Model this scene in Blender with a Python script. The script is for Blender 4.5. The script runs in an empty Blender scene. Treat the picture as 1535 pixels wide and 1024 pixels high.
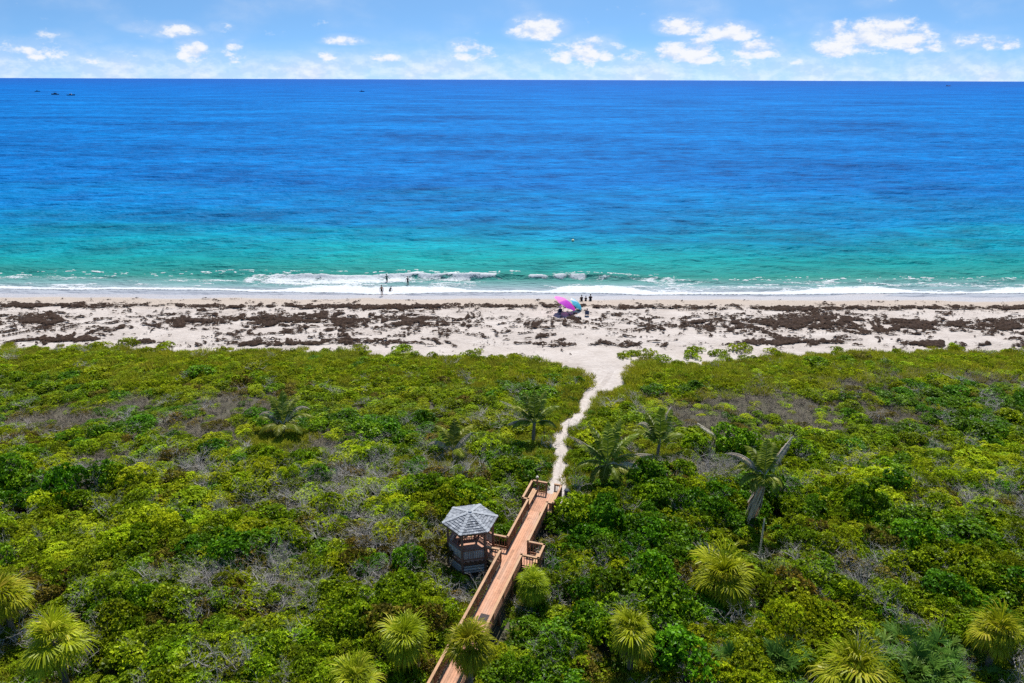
import bpy, bmesh, math, random
import numpy as np
from mathutils import Vector, Matrix, Quaternion

random.seed(11)
RNG = np.random.default_rng(11)
D = bpy.data
SC = bpy.context.scene
COL = SC.collection
PI = math.pi
R_ = math.radians

# ------------------------------------------------------------------ noise
def _hash(ix, iy, seed):
    h = (ix.astype(np.int64) * 374761393 + iy.astype(np.int64) * 668265263 + seed * 1442695041) & 0xFFFFFFFF
    h = ((h ^ (h >> 13)) * 1274126177) & 0xFFFFFFFF
    h = h ^ (h >> 16)
    return (h & 0xFFFFFF) / float(0xFFFFFF)

def vnoise(x, y, seed=0):
    x = np.asarray(x, float); y = np.asarray(y, float)
    x0 = np.floor(x); y0 = np.floor(y)
    fx = x - x0; fy = y - y0
    fx = fx * fx * fx * (fx * (fx * 6 - 15) + 10); fy = fy * fy * fy * (fy * (fy * 6 - 15) + 10)
    a = _hash(x0, y0, seed); b = _hash(x0 + 1, y0, seed); c = _hash(x0, y0 + 1, seed); d = _hash(x0 + 1, y0 + 1, seed)
    return a + (b - a) * fx + (c - a) * fy + (a - b - c + d) * fx * fy

def fbm(x, y, seed=0, octv=4, gain=0.5):
    s = 0; a = 1; t = 0
    c, sn = math.cos(0.6), math.sin(0.6)
    for o in range(octv):
        s = s + a * vnoise(x, y, seed + o * 17); t += a; a *= gain
        x, y = (c * x - sn * y) * 2.03 + 3.7, (sn * x + c * y) * 2.03 + 1.3
    return s / t

def smooth(e0, e1, x):
    t = np.clip((np.asarray(x, float) - e0) / (e1 - e0), 0, 1)
    return t * t * (3 - 2 * t)

# ------------------------------------------------------------------ mesh helpers
class MB:
    """collects polygons of one mesh, with a material index per face"""
    def __init__(self):
        self.v = []; self.f = []; self.m = []; self.t = []
    def add(self, vs, fs, mi=0, tone=0.5):
        n = len(self.v)
        self.v.extend([tuple(p) for p in vs]); self.t.extend([tone] * len(vs))
        self.f.extend([tuple(i + n for i in f) for f in fs]); self.m.extend([mi] * len(fs))
    def box(self, c, s, ax=None, mi=0, tone=0.5):
        """box, centre c, full size s, axes ax = (x, y, z unit vectors)"""
        X, Y, Z = ax or (Vector((1, 0, 0)), Vector((0, 1, 0)), Vector((0, 0, 1)))
        c = Vector(c); vs = []
        for dz in (-.5, .5):
            for dx, dy in ((-.5, -.5), (.5, -.5), (.5, .5), (-.5, .5)):
                vs.append(c + X * dx * s[0] + Y * dy * s[1] + Z * dz * s[2])
        self.add(vs, [(3, 2, 1, 0), (4, 5, 6, 7), (0, 1, 5, 4), (1, 2, 6, 5), (2, 3, 7, 6), (3, 0, 4, 7)], mi, tone)
    def bar(self, a, b, w, h, up=(0, 0, 1), mi=0, tone=0.5):
        a, b = Vector(a), Vector(b); X = (b - a); L = X.length; X.normalize()
        Y = Vector(up).cross(X); 
        if Y.length < 1e-4: Y = Vector((0, 1, 0)).cross(X)
        Y.normalize(); Z = X.cross(Y)
        self.box((a + b) / 2, (L, w, h), (X, Y, Z), mi, tone)
    def tube(self, pts, rad, n=6, mi=0, tone=0.5, cap=True):
        pts = [Vector(p) for p in pts]
        if not hasattr(rad, '__len__'): rad = [rad] * len(pts)
        vs = []
        ref = None
        for i, p in enumerate(pts):
            d = (pts[min(i + 1, len(pts) - 1)] - pts[max(i - 1, 0)]).normalized()
            if ref is None: ref = d.orthogonal().normalized()
            ref = (ref - d * ref.dot(d)); ref = ref.normalized() if ref.length > 1e-5 else d.orthogonal().normalized()
            q = d.cross(ref)
            for k in range(n):
                a = 2 * PI * k / n
                vs.append(p + (ref * math.cos(a) + q * math.sin(a)) * rad[i])
        fs = []
        for i in range(len(pts) - 1):
            for k in range(n):
                k2 = (k + 1) % n
                fs.append((i * n + k, i * n + k2, (i + 1) * n + k2, (i + 1) * n + k))
        if cap:
            fs.append(tuple(range(n - 1, -1, -1))); fs.append(tuple((len(pts) - 1) * n + k for k in range(n)))
        self.add(vs, fs, mi, tone)
    def strip(self, pts, wid, side, mi=0, tone=0.5):
        """ribbon along pts; side = vector or list of vectors"""
        vs = []
        for i, p in enumerate(pts):
            s = side[i] if isinstance(side, list) else side
            vs += [Vector(p) - s * wid[i] / 2, Vector(p) + s * wid[i] / 2]
        self.add(vs, [(2 * i, 2 * i + 1, 2 * i + 3, 2 * i + 2) for i in range(len(pts) - 1)], mi, tone)
    def mesh(self, name, mats, smooth_=False):
        me = D.meshes.new(name)
        me.from_pydata(self.v, [], self.f)
        for m in mats: me.materials.append(m)
        me.polygons.foreach_set('material_index', self.m)
        if smooth_: me.polygons.foreach_set('use_smooth', [True] * len(self.f))
        at = me.attributes.new('tone', 'FLOAT', 'POINT'); at.data.foreach_set('value', self.t)
        me.update()
        return me
    def build(self, name, mats, parent=None, smooth_=False):
        if not isinstance(mats, (list, tuple)): mats = [mats]
        return link(name, self.mesh(name, mats, smooth_), parent)

def link(name, data, parent=None):
    o = D.objects.new(name, data); COL.objects.link(o)
    if parent is not None: o.parent = parent
    return o

def np_mesh(name, V, F, mats, tone=None, smooth_=False, midx=None):
    V = np.asarray(V, np.float32); F = np.asarray(F, np.int32); k = F.shape[1]
    me = D.meshes.new(name)
    me.vertices.add(len(V)); me.vertices.foreach_set('co', V.ravel())
    me.loops.add(F.size); me.loops.foreach_set('vertex_index', F.ravel())
    me.polygons.add(len(F)); me.polygons.foreach_set('loop_start', np.arange(0, F.size, k, dtype=np.int32))
    try: me.polygons.foreach_set('loop_total', np.full(len(F), k, np.int32))
    except Exception: pass
    for m in mats: me.materials.append(m)
    if midx is not None: me.polygons.foreach_set('material_index', np.asarray(midx, np.int32))
    if smooth_: me.polygons.foreach_set('use_smooth', np.ones(len(F), bool))
    if tone is not None:
        at = me.attributes.new('tone', 'FLOAT', 'POINT'); at.data.foreach_set('value', np.asarray(tone, np.float32))
    me.update(calc_edges=True); me.validate()
    return me

def grid_faces(nx, ny):
    i = np.arange(nx - 1)[None, :]; j = np.arange(ny - 1)[:, None]
    a = j * nx + i
    return np.stack([a, a + 1, a + nx + 1, a + nx], -1).reshape(-1, 4)

def tag(o, label=None, cat=None, group=None, kind=None):
    if label: o['label'] = label
    if cat: o['category'] = cat
    if group: o['group'] = group
    if kind: o['kind'] = kind
    return o

def thing(name, label, cat, loc=(0, 0, 0), rz=0.0, group=None):
    o = link(name, None); o.location = loc; o.rotation_euler = (0, 0, rz); o.empty_display_size = 0.3
    return tag(o, label, cat, group)

# ------------------------------------------------------------------ material helpers
class NT:
    def __init__(self, name):
        self.mat = D.materials.new(name); self.mat.use_nodes = True
        self.t = self.mat.node_tree; self.n = self.t.nodes; self.l = self.t.links
        self.bsdf = self.n['Principled BSDF']; self.out = self.n['Material Output']
    def node(self, typ, **kw):
        nd = self.n.new(typ)
        for k, v in kw.items(): setattr(nd, k, v)
        return nd
    def set(self, sock, v):
        if isinstance(v, bpy.types.NodeSocket): self.l.new(v, sock)
        else: sock.default_value = v
    def math(self, op, a, b=0.0, c=0.0, clamp=False):
        nd = self.node('ShaderNodeMath', operation=op, use_clamp=clamp)
        self.set(nd.inputs[0], a); self.set(nd.inputs[1], b); self.set(nd.inputs[2], c)
        return nd.outputs[0]
    def noise(self, vec, scale, detail=4, rough=0.5, dist=0.0):
        nd = self.node('ShaderNodeTexNoise'); 
        if vec is not None: self.l.new(vec, nd.inputs['Vector'])
        nd.inputs['Scale'].default_value = scale; nd.inputs['Detail'].default_value = detail
        nd.inputs['Roughness'].default_value = rough; nd.inputs['Distortion'].default_value = dist
        return nd.outputs['Fac']
    def mapping(self, vec, scale=(1, 1, 1), rot=(0, 0, 0), loc=(0, 0, 0)):
        nd = self.node('ShaderNodeMapping'); self.l.new(vec, nd.inputs['Vector'])
        nd.inputs['Scale'].default_value = scale; nd.inputs['Rotation'].default_value = rot; nd.inputs['Location'].default_value = loc
        return nd.outputs['Vector']
    def ramp(self, fac, stops, interp='LINEAR'):
        nd = self.node('ShaderNodeValToRGB'); self.set(nd.inputs['Fac'], fac)
        cr = nd.color_ramp; cr.interpolation = interp
        while len(cr.elements) < len(stops): cr.elements.new(0.5)
        for e, (p, c) in zip(cr.elements, stops):
            e.position = p; e.color = (*c, 1) if len(c) == 3 else c
        return nd.outputs['Color']
    def mix(self, fac, a, b, blend='MIX'):
        nd = self.node('ShaderNodeMix', data_type='RGBA', blend_type=blend)
        self.set(nd.inputs['Factor'], fac)
        for s, v in ((nd.inputs['A'], a), (nd.inputs['B'], b)): pass
        ia = [s for s in nd.inputs if s.name == 'A' and s.type == 'RGBA'][0]; ib = [s for s in nd.inputs if s.name == 'B' and s.type == 'RGBA'][0]
        self.set(ia, a if isinstance(a, bpy.types.NodeSocket) else (*a, 1)); self.set(ib, b if isinstance(b, bpy.types.NodeSocket) else (*b, 1))
        return [s for s in nd.outputs if s.type == 'RGBA'][0]
    def maprange(self, v, a, b, c, d, typ='LINEAR'):
        nd = self.node('ShaderNodeMapRange', interpolation_type=typ)
        self.set(nd.inputs['Value'], v)
        for k, x in zip(('From Min', 'From Max', 'To Min', 'To Max'), (a, b, c, d)): nd.inputs[k].default_value = x
        return nd.outputs['Result']
    def pos(self): return self.node('ShaderNodeNewGeometry').outputs['Position']
    def obj(self): return self.node('ShaderNodeTexCoord').outputs['Object']
    def attr(self, name): 
        return self.node('ShaderNodeAttribute', attribute_name=name).outputs['Fac']
    def bump(self, h, strength=0.3, dist=0.05):
        nd = self.node('ShaderNodeBump'); self.l.new(h, nd.inputs['Height'])
        nd.inputs['Strength'].default_value = strength; nd.inputs['Distance'].default_value = dist
        return nd.outputs['Normal']
    def P(self, **kw):
        for k, v in kw.items():
            self.set(self.bsdf.inputs[k.replace('_', ' ')], (*v, 1) if isinstance(v, tuple) and len(v) == 3 else v)
        return self

def simple(name, col, rough=0.7, var=0.25, scale=6.0, spec=0.3, bump=0.0, metal=0.0):
    k = NT(name); v = k.noise(k.obj(), scale, 5)
    c = k.mix(v, tuple(x * (1 - var) for x in col), tuple(min(1, x * (1 + var)) for x in col))
    k.P(Base_Color=c, Roughness=rough, Metallic=metal); k.bsdf.inputs['Specular IOR Level'].default_value = spec
    if bump: k.P(Normal=k.bump(k.noise(k.obj(), scale * 4, 6), bump, 0.02))
    return k.mat

def leafmat(name, c0, c1, c2, trans=0.35, rough=0.5, huevar=0.5, alt=None, altscale=0.16):
    """leaf: colour by per-leaf tone, by plant and by broad patches of the stand"""
    k = NT(name)
    col = k.ramp(k.attr('tone'), [(0.0, c0), (0.5, c1), (1.0, c2)])
    if alt:
        n = k.noise(k.mapping(k.pos(), (1, 1, 0.2)), altscale, 4, 0.6)
        col = k.mix(k.math('MULTIPLY', k.maprange(n, 0.42, 0.66, 0, 1), huevar), col, alt)
    rnd = k.node('ShaderNodeObjectInfo').outputs['Random']
    hsv = k.node('ShaderNodeHueSaturation'); k.l.new(col, hsv.inputs['Color'])
    k.l.new(k.maprange(rnd, 0, 1, 0.483, 0.518), hsv.inputs['Hue']); 
    r2 = k.math('FRACT', k.math('MULTIPLY', rnd, 7.31))
    k.l.new(k.maprange(r2, 0, 1, 0.76, 1.24), hsv.inputs['Value'])
    col = hsv.outputs['Color']
    k.P(Base_Color=col, Roughness=rough); k.bsdf.inputs['Specular IOR Level'].default_value = 0.12
    tr = k.node('ShaderNodeBsdfTranslucent'); k.l.new(col, tr.inputs['Color'])
    ms = k.node('ShaderNodeMixShader'); ms.inputs[0].default_value = trans
    k.l.new(k.bsdf.outputs[0], ms.inputs[1]); k.l.new(tr.outputs[0], ms.inputs[2]); k.l.new(ms.outputs[0], k.out.inputs['Surface'])
    return k.mat

# ------------------------------------------------------------------ camera, sun, sky
FPX, CXP, CYP = 1060.0, 767.5, 512.0
PITCH = math.atan(393.0 / FPX)
CAM_H = 32.0
cam = D.cameras.new('camera'); co = link('camera', cam)
cam.sensor_width = 36.0; cam.lens = FPX / 1535.0 * 36.0; cam.clip_start = 0.5; cam.clip_end = 120000
co.matrix_world = Matrix.Translation((0, 0, CAM_H)) @ (Matrix.Rotation(PI / 2 - PITCH, 4, 'X') @ Matrix.Rotation(R_(0.2), 4, 'Z'))
SC.camera = co
SC.view_settings.view_transform = 'Standard'; SC.view_settings.look = 'None'
SC.view_settings.exposure = 0.6; SC.view_settings.gamma = 1.0
try: SC.view_settings.use_curve_mapping = False
except Exception: pass
SC.render.engine = 'CYCLES'
SC.cycles.max_bounces = 6; SC.cycles.diffuse_bounces = 3; SC.cycles.glossy_bounces = 2
SC.cycles.transmission_bounces = 3; SC.cycles.transparent_max_bounces = 8
SC.cycles.caustics_reflective = False; SC.cycles.caustics_refractive = False
SC.cycles.use_denoising = False

SUN_EL, SUN_AZ = R_(60), R_(9)          # sun stands over the sea, a little right of the view
sdir = Vector((math.sin(SUN_AZ) * math.cos(SUN_EL), math.cos(SUN_AZ) * math.cos(SUN_EL), math.sin(SUN_EL)))
sl = D.lights.new('sun', 'SUN'); sl.energy = 4.4; sl.angle = R_(0.53); sl.color = (1.0, 0.955, 0.88)
so = link('sun', sl); so.rotation_euler = sdir.to_track_quat('Z', 'Y').to_euler(); so.location = (20, 60, 80)

def build_world():
    w = D.worlds.new('World'); SC.world = w; w.use_nodes = True
    t = w.node_tree; n, l = t.nodes, t.links
    n.clear()
    def m(op, a, b=0.0, clamp=False):
        nd = n.new('ShaderNodeMath'); nd.operation = op; nd.use_clamp = clamp
        for s, v in ((nd.inputs[0], a), (nd.inputs[1], b)):
            if isinstance(v, bpy.types.NodeSocket): l.new(v, s)
            else: s.default_value = v
        return nd.outputs[0]
    tc = n.new('ShaderNodeTexCoord'); sep = n.new('ShaderNodeSeparateXYZ'); l.new(tc.outputs['Generated'], sep.inputs[0])
    X, Y, Z = sep.outputs
    # the clear maritime air: the deep blue reaches low down to the horizon
    zz = m('ADD', m('MULTIPLY', m('MAXIMUM', Z, 0.0), 3.6), 0.19)
    cmb = n.new('ShaderNodeCombineXYZ'); l.new(X, cmb.inputs[0]); l.new(Y, cmb.inputs[1]); l.new(zz, cmb.inputs[2])
    nv = n.new('ShaderNodeVectorMath'); nv.operation = 'NORMALIZE'; l.new(cmb.outputs[0], nv.inputs[0])
    sky = n.new('ShaderNodeTexSky'); sky.sky_type = 'NISHITA'; sky.sun_disc = False
    sky.sun_elevation = SUN_EL; sky.sun_rotation = SUN_AZ; sky.air_density = 1.0; sky.dust_density = 0.25; sky.ozone_density = 1.4
    l.new(nv.outputs[0], sky.inputs['Vector'])
    tn = n.new('ShaderNodeMix'); tn.data_type = 'RGBA'; tn.blend_type = 'MULTIPLY'; tn.inputs[0].default_value = 1.0; l.new(sky.outputs[0], tn.inputs[6]); tn.inputs[7].default_value = (0.68, 0.95, 1.05, 1)
    bg = n.new('ShaderNodeBackground'); l.new(tn.outputs[2], bg.inputs['Color']); bg.inputs['Strength'].default_value = SKY_STR
    # fair-weather cumulus, by direction
    yy = m('MAXIMUM', Y, 0.05)
    A = m('DIVIDE', X, yy); E = m('DIVIDE', Z, yy)
    ae = n.new('ShaderNodeCombineXYZ'); l.new(A, ae.inputs[0]); l.new(m('MULTIPLY', E, 1.9), ae.inputs[1])
    def noise(scale, detail, rough, loc=0.0):
        nd = n.new('ShaderNodeTexNoise'); l.new(ae.outputs[0], nd.inputs['Vector'])
        nd.inputs['Scale'].default_value = scale; nd.inputs['Detail'].default_value = detail; nd.inputs['Roughness'].default_value = rough
        return nd.outputs['Fac']
    nb = noise(34, 7, 0.62); ns = noise(9, 3, 0.5)
    CL = [(805, 41, 34, 15, 1), (790, 44, 22, 9, .8), (1018, 38, 30, 13, .95), (1095, 46, 34, 13, .95), (1135, 71, 33, 13, .95), (1085, 68, 18, 9, .55), (1030, 77, 40, 17, 1),
          (875, 76, 46, 18, .85), (845, 84, 24, 11, .6), (940, 82, 20, 9, .55), (968, 86, 18, 8, .5), (1275, 56, 44, 20, .9), (1330, 49, 58, 20, 1), (1378, 64, 36, 13, .75),
          (1252, 70, 32, 12, .9), (1300, 72, 30, 9, .5), (1448, 58, 26, 10, .65), (1495, 63, 30, 9, .75), (1380, 45, 30, 6, .45), (262, 46, 26, 10, .85), (225, 43, 34, 7, .4), (285, 76, 20, 14, .85), (320, 88, 50, 9, .6),
          (350, 70, 12, 7, .6), (510, 61, 27, 7, .8), (490, 86, 15, 6, .75), (577, 87, 20, 7, .8), (605, 96, 36, 6, .45), (695, 69, 20, 9, .75), (716, 82, 40, 12, .62),
          (60, 76, 54, 15, .62), (75, 53, 24, 7, .4), (105, 92, 60, 10, .5), (30, 94, 45, 9, .5), (195, 82, 18, 6, .5), (235, 97, 34, 7, .4), (1480, 97, 18, 5, .45), (1195, 90, 14, 6, .4), (740, 97, 44, 8, .45), (890, 97, 70, 8, .5), (330, 42, 16, 6, .35), (1110, 91, 40, 8, .4)]
    best = None
    cp, sp = math.cos(PITCH), math.sin(PITCH)
    for (px, py, rx, ry, wt) in CL:
        x = (px - CXP) / FPX; y = -(py - CYP) / FPX
        dy = cp + y * sp; a0 = x / dy; e0 = (-sp + y * cp) / dy
        ra = rx * 1.35 / FPX / dy; re = ry * 1.7 / FPX / dy / dy
        da = m('MULTIPLY', m('SUBTRACT', A, a0), 1 / ra)
        de = m('SUBTRACT', E, e0 - re * .25)
        # flat base: falls off faster below
        de = m('MULTIPLY', m('MAXIMUM', de, m('MULTIPLY', de, -1.9)), 1 / re)
        d = m('MULTIPLY', m('SUBTRACT', 1.0, m('ADD', m('MULTIPLY', da, da), m('MULTIPLY', de, de))), 1.0)
        d = m('MULTIPLY', m('MAXIMUM', d, -0.6), 1.0)
        d = m('MULTIPLY', m('ADD', d, 0.6), wt)
        best = d if best is None else m('MAXIMUM', best, d)
    dens = m('ADD', best, m('MULTIPLY', m('SUBTRACT', nb, 0.5), 3.2))
    mr = n.new('ShaderNodeMapRange'); mr.interpolation_type = 'SMOOTHSTEP'; l.new(dens, mr.inputs[0])
    mr.inputs[1].default_value = 0.34; mr.inputs[2].default_value = 1.45
    cum = mr.outputs[0]
    # thin far layer close to the horizon
    low = n.new('ShaderNodeMapRange'); low.interpolation_type = 'SMOOTHSTEP'; l.new(E, low.inputs[0])
    low.inputs[1].default_value = 0.052; low.inputs[2].default_value = 0.004; low.inputs[3].default_value = 0; low.inputs[4].default_value = 1
    lay = m('MULTIPLY', low.outputs[0], m('ADD', 0.5, m('MULTIPLY', m('SUBTRACT', ns, 0.4), 1.6)), clamp=True)
    lay = m('MULTIPLY', lay, 0.88)
    front = m('GREATER_THAN', Y, 0.05); up = m('GREATER_THAN', Z, -0.002)
    alpha = m('MULTIPLY', m('MULTIPLY', m('MAXIMUM', m('MULTIPLY', cum, 0.93), lay), front), up, clamp=True)
    # soft veils round the heaps
    sv = n.new('ShaderNodeMapRange'); sv.interpolation_type = 'SMOOTHSTEP'; l.new(m('ADD', best, m('MULTIPLY', m('SUBTRACT', ns, 0.5), 3.2)), sv.inputs[0]); sv.inputs[1].default_value = -0.35; sv.inputs[2].default_value = 1.5
    alpha = m('MULTIPLY', m('MULTIPLY', m('MAXIMUM', m('MULTIPLY', cum, 0.93), m('MAXIMUM', lay, m('MULTIPLY', sv.outputs[0], 0.36))), front), up, clamp=True)
    # heaps: sunlit tops, greyer hollows and bases
    ae2 = n.new('ShaderNodeVectorMath'); ae2.operation = 'ADD'; l.new(ae.outputs[0], ae2.inputs[0]); ae2.inputs[1].default_value = (0.004, 0.014, 0)
    nt = n.new('ShaderNodeTexNoise'); l.new(ae2.outputs[0], nt.inputs['Vector']); nt.inputs['Scale'].default_value = 34; nt.inputs['Detail'].default_value = 5; nt.inputs['Roughness'].default_value = .6
    lit = m('SUBTRACT', m('ADD', 0.66, m('MULTIPLY', m('SUBTRACT', nb, nt.outputs['Fac']), 3.6)), m('MULTIPLY', m('SUBTRACT', 1.0, cum), 0.35), clamp=True)
    cr = n.new('ShaderNodeValToRGB'); l.new(lit, cr.inputs[0])
    cr.color_ramp.elements[0].color = (0.66, 0.76, 0.96, 1); cr.color_ramp.elements[1].color = (0.97, 0.97, 0.99, 1); cr.color_ramp.elements[1].position = 0.85
    cb = n.new('ShaderNodeBackground'); l.new(cr.outputs[0], cb.inputs['Color']); cb.inputs['Strength'].default_value = 0.66
    ms = n.new('ShaderNodeMixShader'); l.new(alpha, ms.inputs[0]); l.new(bg.outputs[0], ms.inputs[1]); l.new(cb.outputs[0], ms.inputs[2])
    out = n.new('ShaderNodeOutputWorld'); l.new(ms.outputs[0], out.inputs['Surface'])
SKY_STR = 0.1
build_world()

# ------------------------------------------------------------------ the lie of the land
def tz(x, y):
    x = np.asarray(x, float); y = np.asarray(y, float)
    b = 2.3 + 0.9 * (fbm(x / 13, y / 13, 3, 3) - 0.5)
    b = b + (1.55 - b) * smooth(70, 82, y)
    b = b + (0.8 - b) * smooth(82, 98, y)
    b = b + (0.0 - b) * smooth(96, 108.5, y)
    b = b - np.maximum(y - 108.5, 0) * 0.055
    # small berms and footprints of the dry beach
    dry = smooth(74, 80, y) * (1 - smooth(99, 104, y))
    b = b + dry * (0.35 * (fbm(x / 5, y / 2.5, 8, 4) - 0.5))
    return b
def tzf(x, y): return float(tz(x, y))

PATH = [((9.3, 84.5), 3.6), ((10.0, 80.5), 3.2), ((10.6, 76.1), 3.4), ((10.9, 73.0), 4.2), ((10.7, 70.6), 4.0), ((9.8, 68.4), 3.3), ((8.72, 66.3), 2.0), ((7.75, 64.2), 1.6),
        ((7.1, 61.6), 1.5), ((6.13, 59.3), 1.35), ((4.88, 57.46), 1.2), ((4.28, 55.8), 1.1), ((4.05, 54.0), 1.15), ((4.13, 51.7), 1.1), ((3.97, 50.1), 1.2), ((3.7, 48.4), 1.3), ((3.3, 46.4), 1.3), ((3.0, 45.0), 1.2)]
def densify(P, step=0.5):
    out = []
    for (a, wa), (b, wb) in zip(P[:-1], P[1:]):
        n = max(1, int(math.dist(a, b) / step))
        for i in range(n):
            t = i / n; out.append((a[0] + (b[0] - a[0]) * t, a[1] + (b[1] - a[1]) * t, wa + (wb - wa) * t))
    out.append((*P[-1][0], P[-1][1])); return [(a, b, w * (.82 if b < 67 else 1)) for a, b, w in out]
PATHD = np.array(densify(PATH))
for _ in range(2):
    PATHD[1:-1] = (PATHD[:-2] + 2 * PATHD[1:-1] + PATHD[2:]) / 4
def path_dist(x, y):
    """distance to the path's edge (negative on the path)"""
    x = np.asarray(x, float); y = np.asarray(y, float); best = np.full(x.shape, 1e9)
    for (px, py, w) in PATHD: best = np.minimum(best, np.hypot(x - px, y - py) - w / 2)
    return best

# boardwalk frame: u runs seaward along the deck, v to its right
BO = Vector((0.40, 38.13, 0)); BU = Vector((0.3057, 0.9521, 0)); BV = Vector((0.9521, -0.3057, 0)); BZ = Vector((0, 0, 1))
def bw(u, v, z): return BO + BU * u + BV * v + BZ * z
def to_uv(x, y):
    dx = np.asarray(x, float) - BO.x; dy = np.asarray(y, float) - BO.y
    return dx * BU.x + dy * BU.y, dx * BV.x + dy * BV.y
DECK = 3.4
GC = bw(-0.66, -2.97, 0)          # gazebo centre

# edge of the scrub towards the beach
EL = np.array([(-200, 77.5), (-59.8, 77.2), (-50.5, 77.2), (-39.8, 75.9), (-30.6, 76.1), (-22.3, 76.5), (-12.8, 75.4), (-5.1, 74.2), (.94, 73.8), (6.1, 72.4), (7.6, 70.7), (8.6, 68)])
ER = np.array([(11.6, 68), (12.0, 70), (12.6, 72.0), (15.7, 72.6), (20.8, 72.2), (28, 74.2), (32.8, 74.8), (38.3, 77), (49, 76.8), (60.4, 78), (200, 79)])
def edge_y(x):
    x = np.asarray(x, float)
    return np.where(x < 9.8, np.interp(x, EL[:, 0], EL[:, 1]), np.interp(x, ER[:, 0], ER[:, 1])) + 1.8 * (vnoise(x / 2.3, x * 0 + 5.5, 91) - 0.5) + 2.2 * (vnoise(x / 7.1, x * 0 + 2.5, 92) - 0.5)

# ------------------------------------------------------------------ ground
def build_ground():
    xs = np.concatenate([-np.geomspace(900, 92, 22), np.arange(-90, 90.01, 0.5), np.geomspace(92, 900, 22)])
    ys = np.concatenate([np.geomspace(1, 80, 18)[::-1] * -1 + 8, np.arange(8, 116, 0.5), [118, 121, 125, 130, 140]])
    X, Y = np.meshgrid(xs, ys); Z = tz(X, Y)
    V = np.stack([X, Y, Z], -1).reshape(-1, 3)
    k = NT('sand_and_soil'); p = k.pos(); sp = k.node('ShaderNodeSeparateXYZ'); k.l.new(p, sp.inputs[0])
    fine = k.noise(p, 3.0, 8, 0.65); mid = k.noise(p, 0.35, 5, 0.55); streak = k.noise(k.mapping(p, (0.12, 0.9, 1)), 1.0, 6, 0.6)
    dry = k.ramp(k.math('ADD', k.math('MULTIPLY', fine, 0.4), k.math('MULTIPLY', mid, 0.6)), [(0.3, (0.32, 0.272, 0.238)), (0.5, (0.42, 0.367, 0.33)), (0.7, (0.49, 0.44, 0.405))])
    # tan damp sand above the swash, then wet sand
    damp = k.mix(streak, (0.31, 0.25, 0.20), (0.41, 0.34, 0.28))
    wet = k.mix(streak, (0.30, 0.285, 0.295), (0.385, 0.37, 0.38))
    wob = k.math('MULTIPLY', k.math('SUBTRACT', k.noise(k.mapping(p, (0.08, 0.02, 1)), 1.0, 4), 0.5), 5.0)
    yv = k.math('ADD', sp.outputs['Y'], wob)
    c = k.mix(k.maprange(yv, 96.5, 101.5, 0, 0.85, 'SMOOTHSTEP'), dry, damp)
    wetf = k.maprange(yv, 103.6, 105.2, 0, 1, 'SMOOTHSTEP')
    c = k.mix(wetf, c, wet)
    soil = k.mix(k.noise(p, 1.2, 6, 0.6), (0.040, 0.040, 0.022), (0.11, 0.098, 0.066))
    e = k.attr('tone'); ef = k.math('ADD', e, k.math('MULTIPLY', k.math('SUBTRACT', k.noise(p, 1.1, 5, 0.6), 0.5), 0.9))
    c = k.mix(k.maprange(ef, 0.4, 0.6, 0, 1), c, soil)
    k.P(Base_Color=c, Roughness=k.maprange(wetf, 0, 1, 0.95, 0.45))
    k.bsdf.inputs['Specular IOR Level'].default_value = 0.3
    hb = k.math('ADD', k.noise(p, 1.6, 6, 0.6), k.math('MULTIPLY', k.noise(p, 5.0, 3, 0.5), 0.3))
    k.P(Normal=k.bump(hb, 0.8, 0.30))
    nb = 1 - smooth(-0.9, 0.9, Y - edge_y(X))          # under the scrub
    nb = nb * smooth(-0.1, 0.5, path_dist(X, Y))
    g = link('ground', np_mesh('ground', V, grid_faces(len(xs), len(ys)), [k.mat], tone=nb.ravel(), smooth_=True))
    tag(g, kind='structure')
    # bare sand footpath, a thin sheet over the ground
    P = PATHD[PATHD[:, 1] < 72.2]
    L = []
    for i, (px, py, w) in enumerate(P):
        d = P[min(i + 1, len(P) - 1)] - P[max(i - 1, 0)]; t = np.array([d[0], d[1]]); t /= np.hypot(*t); nrm = np.array([-t[1], t[0]])
        for j in range(9):
            s = (j / 8 - .5) * w * 1.0
            if j in (0, 8): s *= 1 + 0.55 * (float(vnoise(py * 1.7, j * 3.3, 5)) - 0.4)
            q = np.array([px, py]) + nrm * s
            L.append((q[0], q[1], tzf(q[0], q[1]) + 0.03 - 0.05 * (j in (0, 8)) - 0.05 * abs(j - 4) * 0.0 - 0.06 * (1 - abs(j - 4) / 4) * 0.6))
    kk = NT('path_sand'); pp = kk.pos()
    cc = kk.ramp(kk.noise(pp, 2.5, 8, 0.65), [(0.3, (0.36, 0.31, 0.275)), (0.5, (0.43, 0.377, 0.34)), (0.7, (0.50, 0.45, 0.415))])
    kk.P(Base_Color=cc, Roughness=0.95, Normal=kk.bump(kk.noise(pp, 3.5, 6, 0.6), 0.6, 0.12))
    tag(link('sand_path', np_mesh('sand_path', L, grid_faces(9, len(P)), [kk.mat], smooth_=True)), kind='structure')
build_ground()

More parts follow.
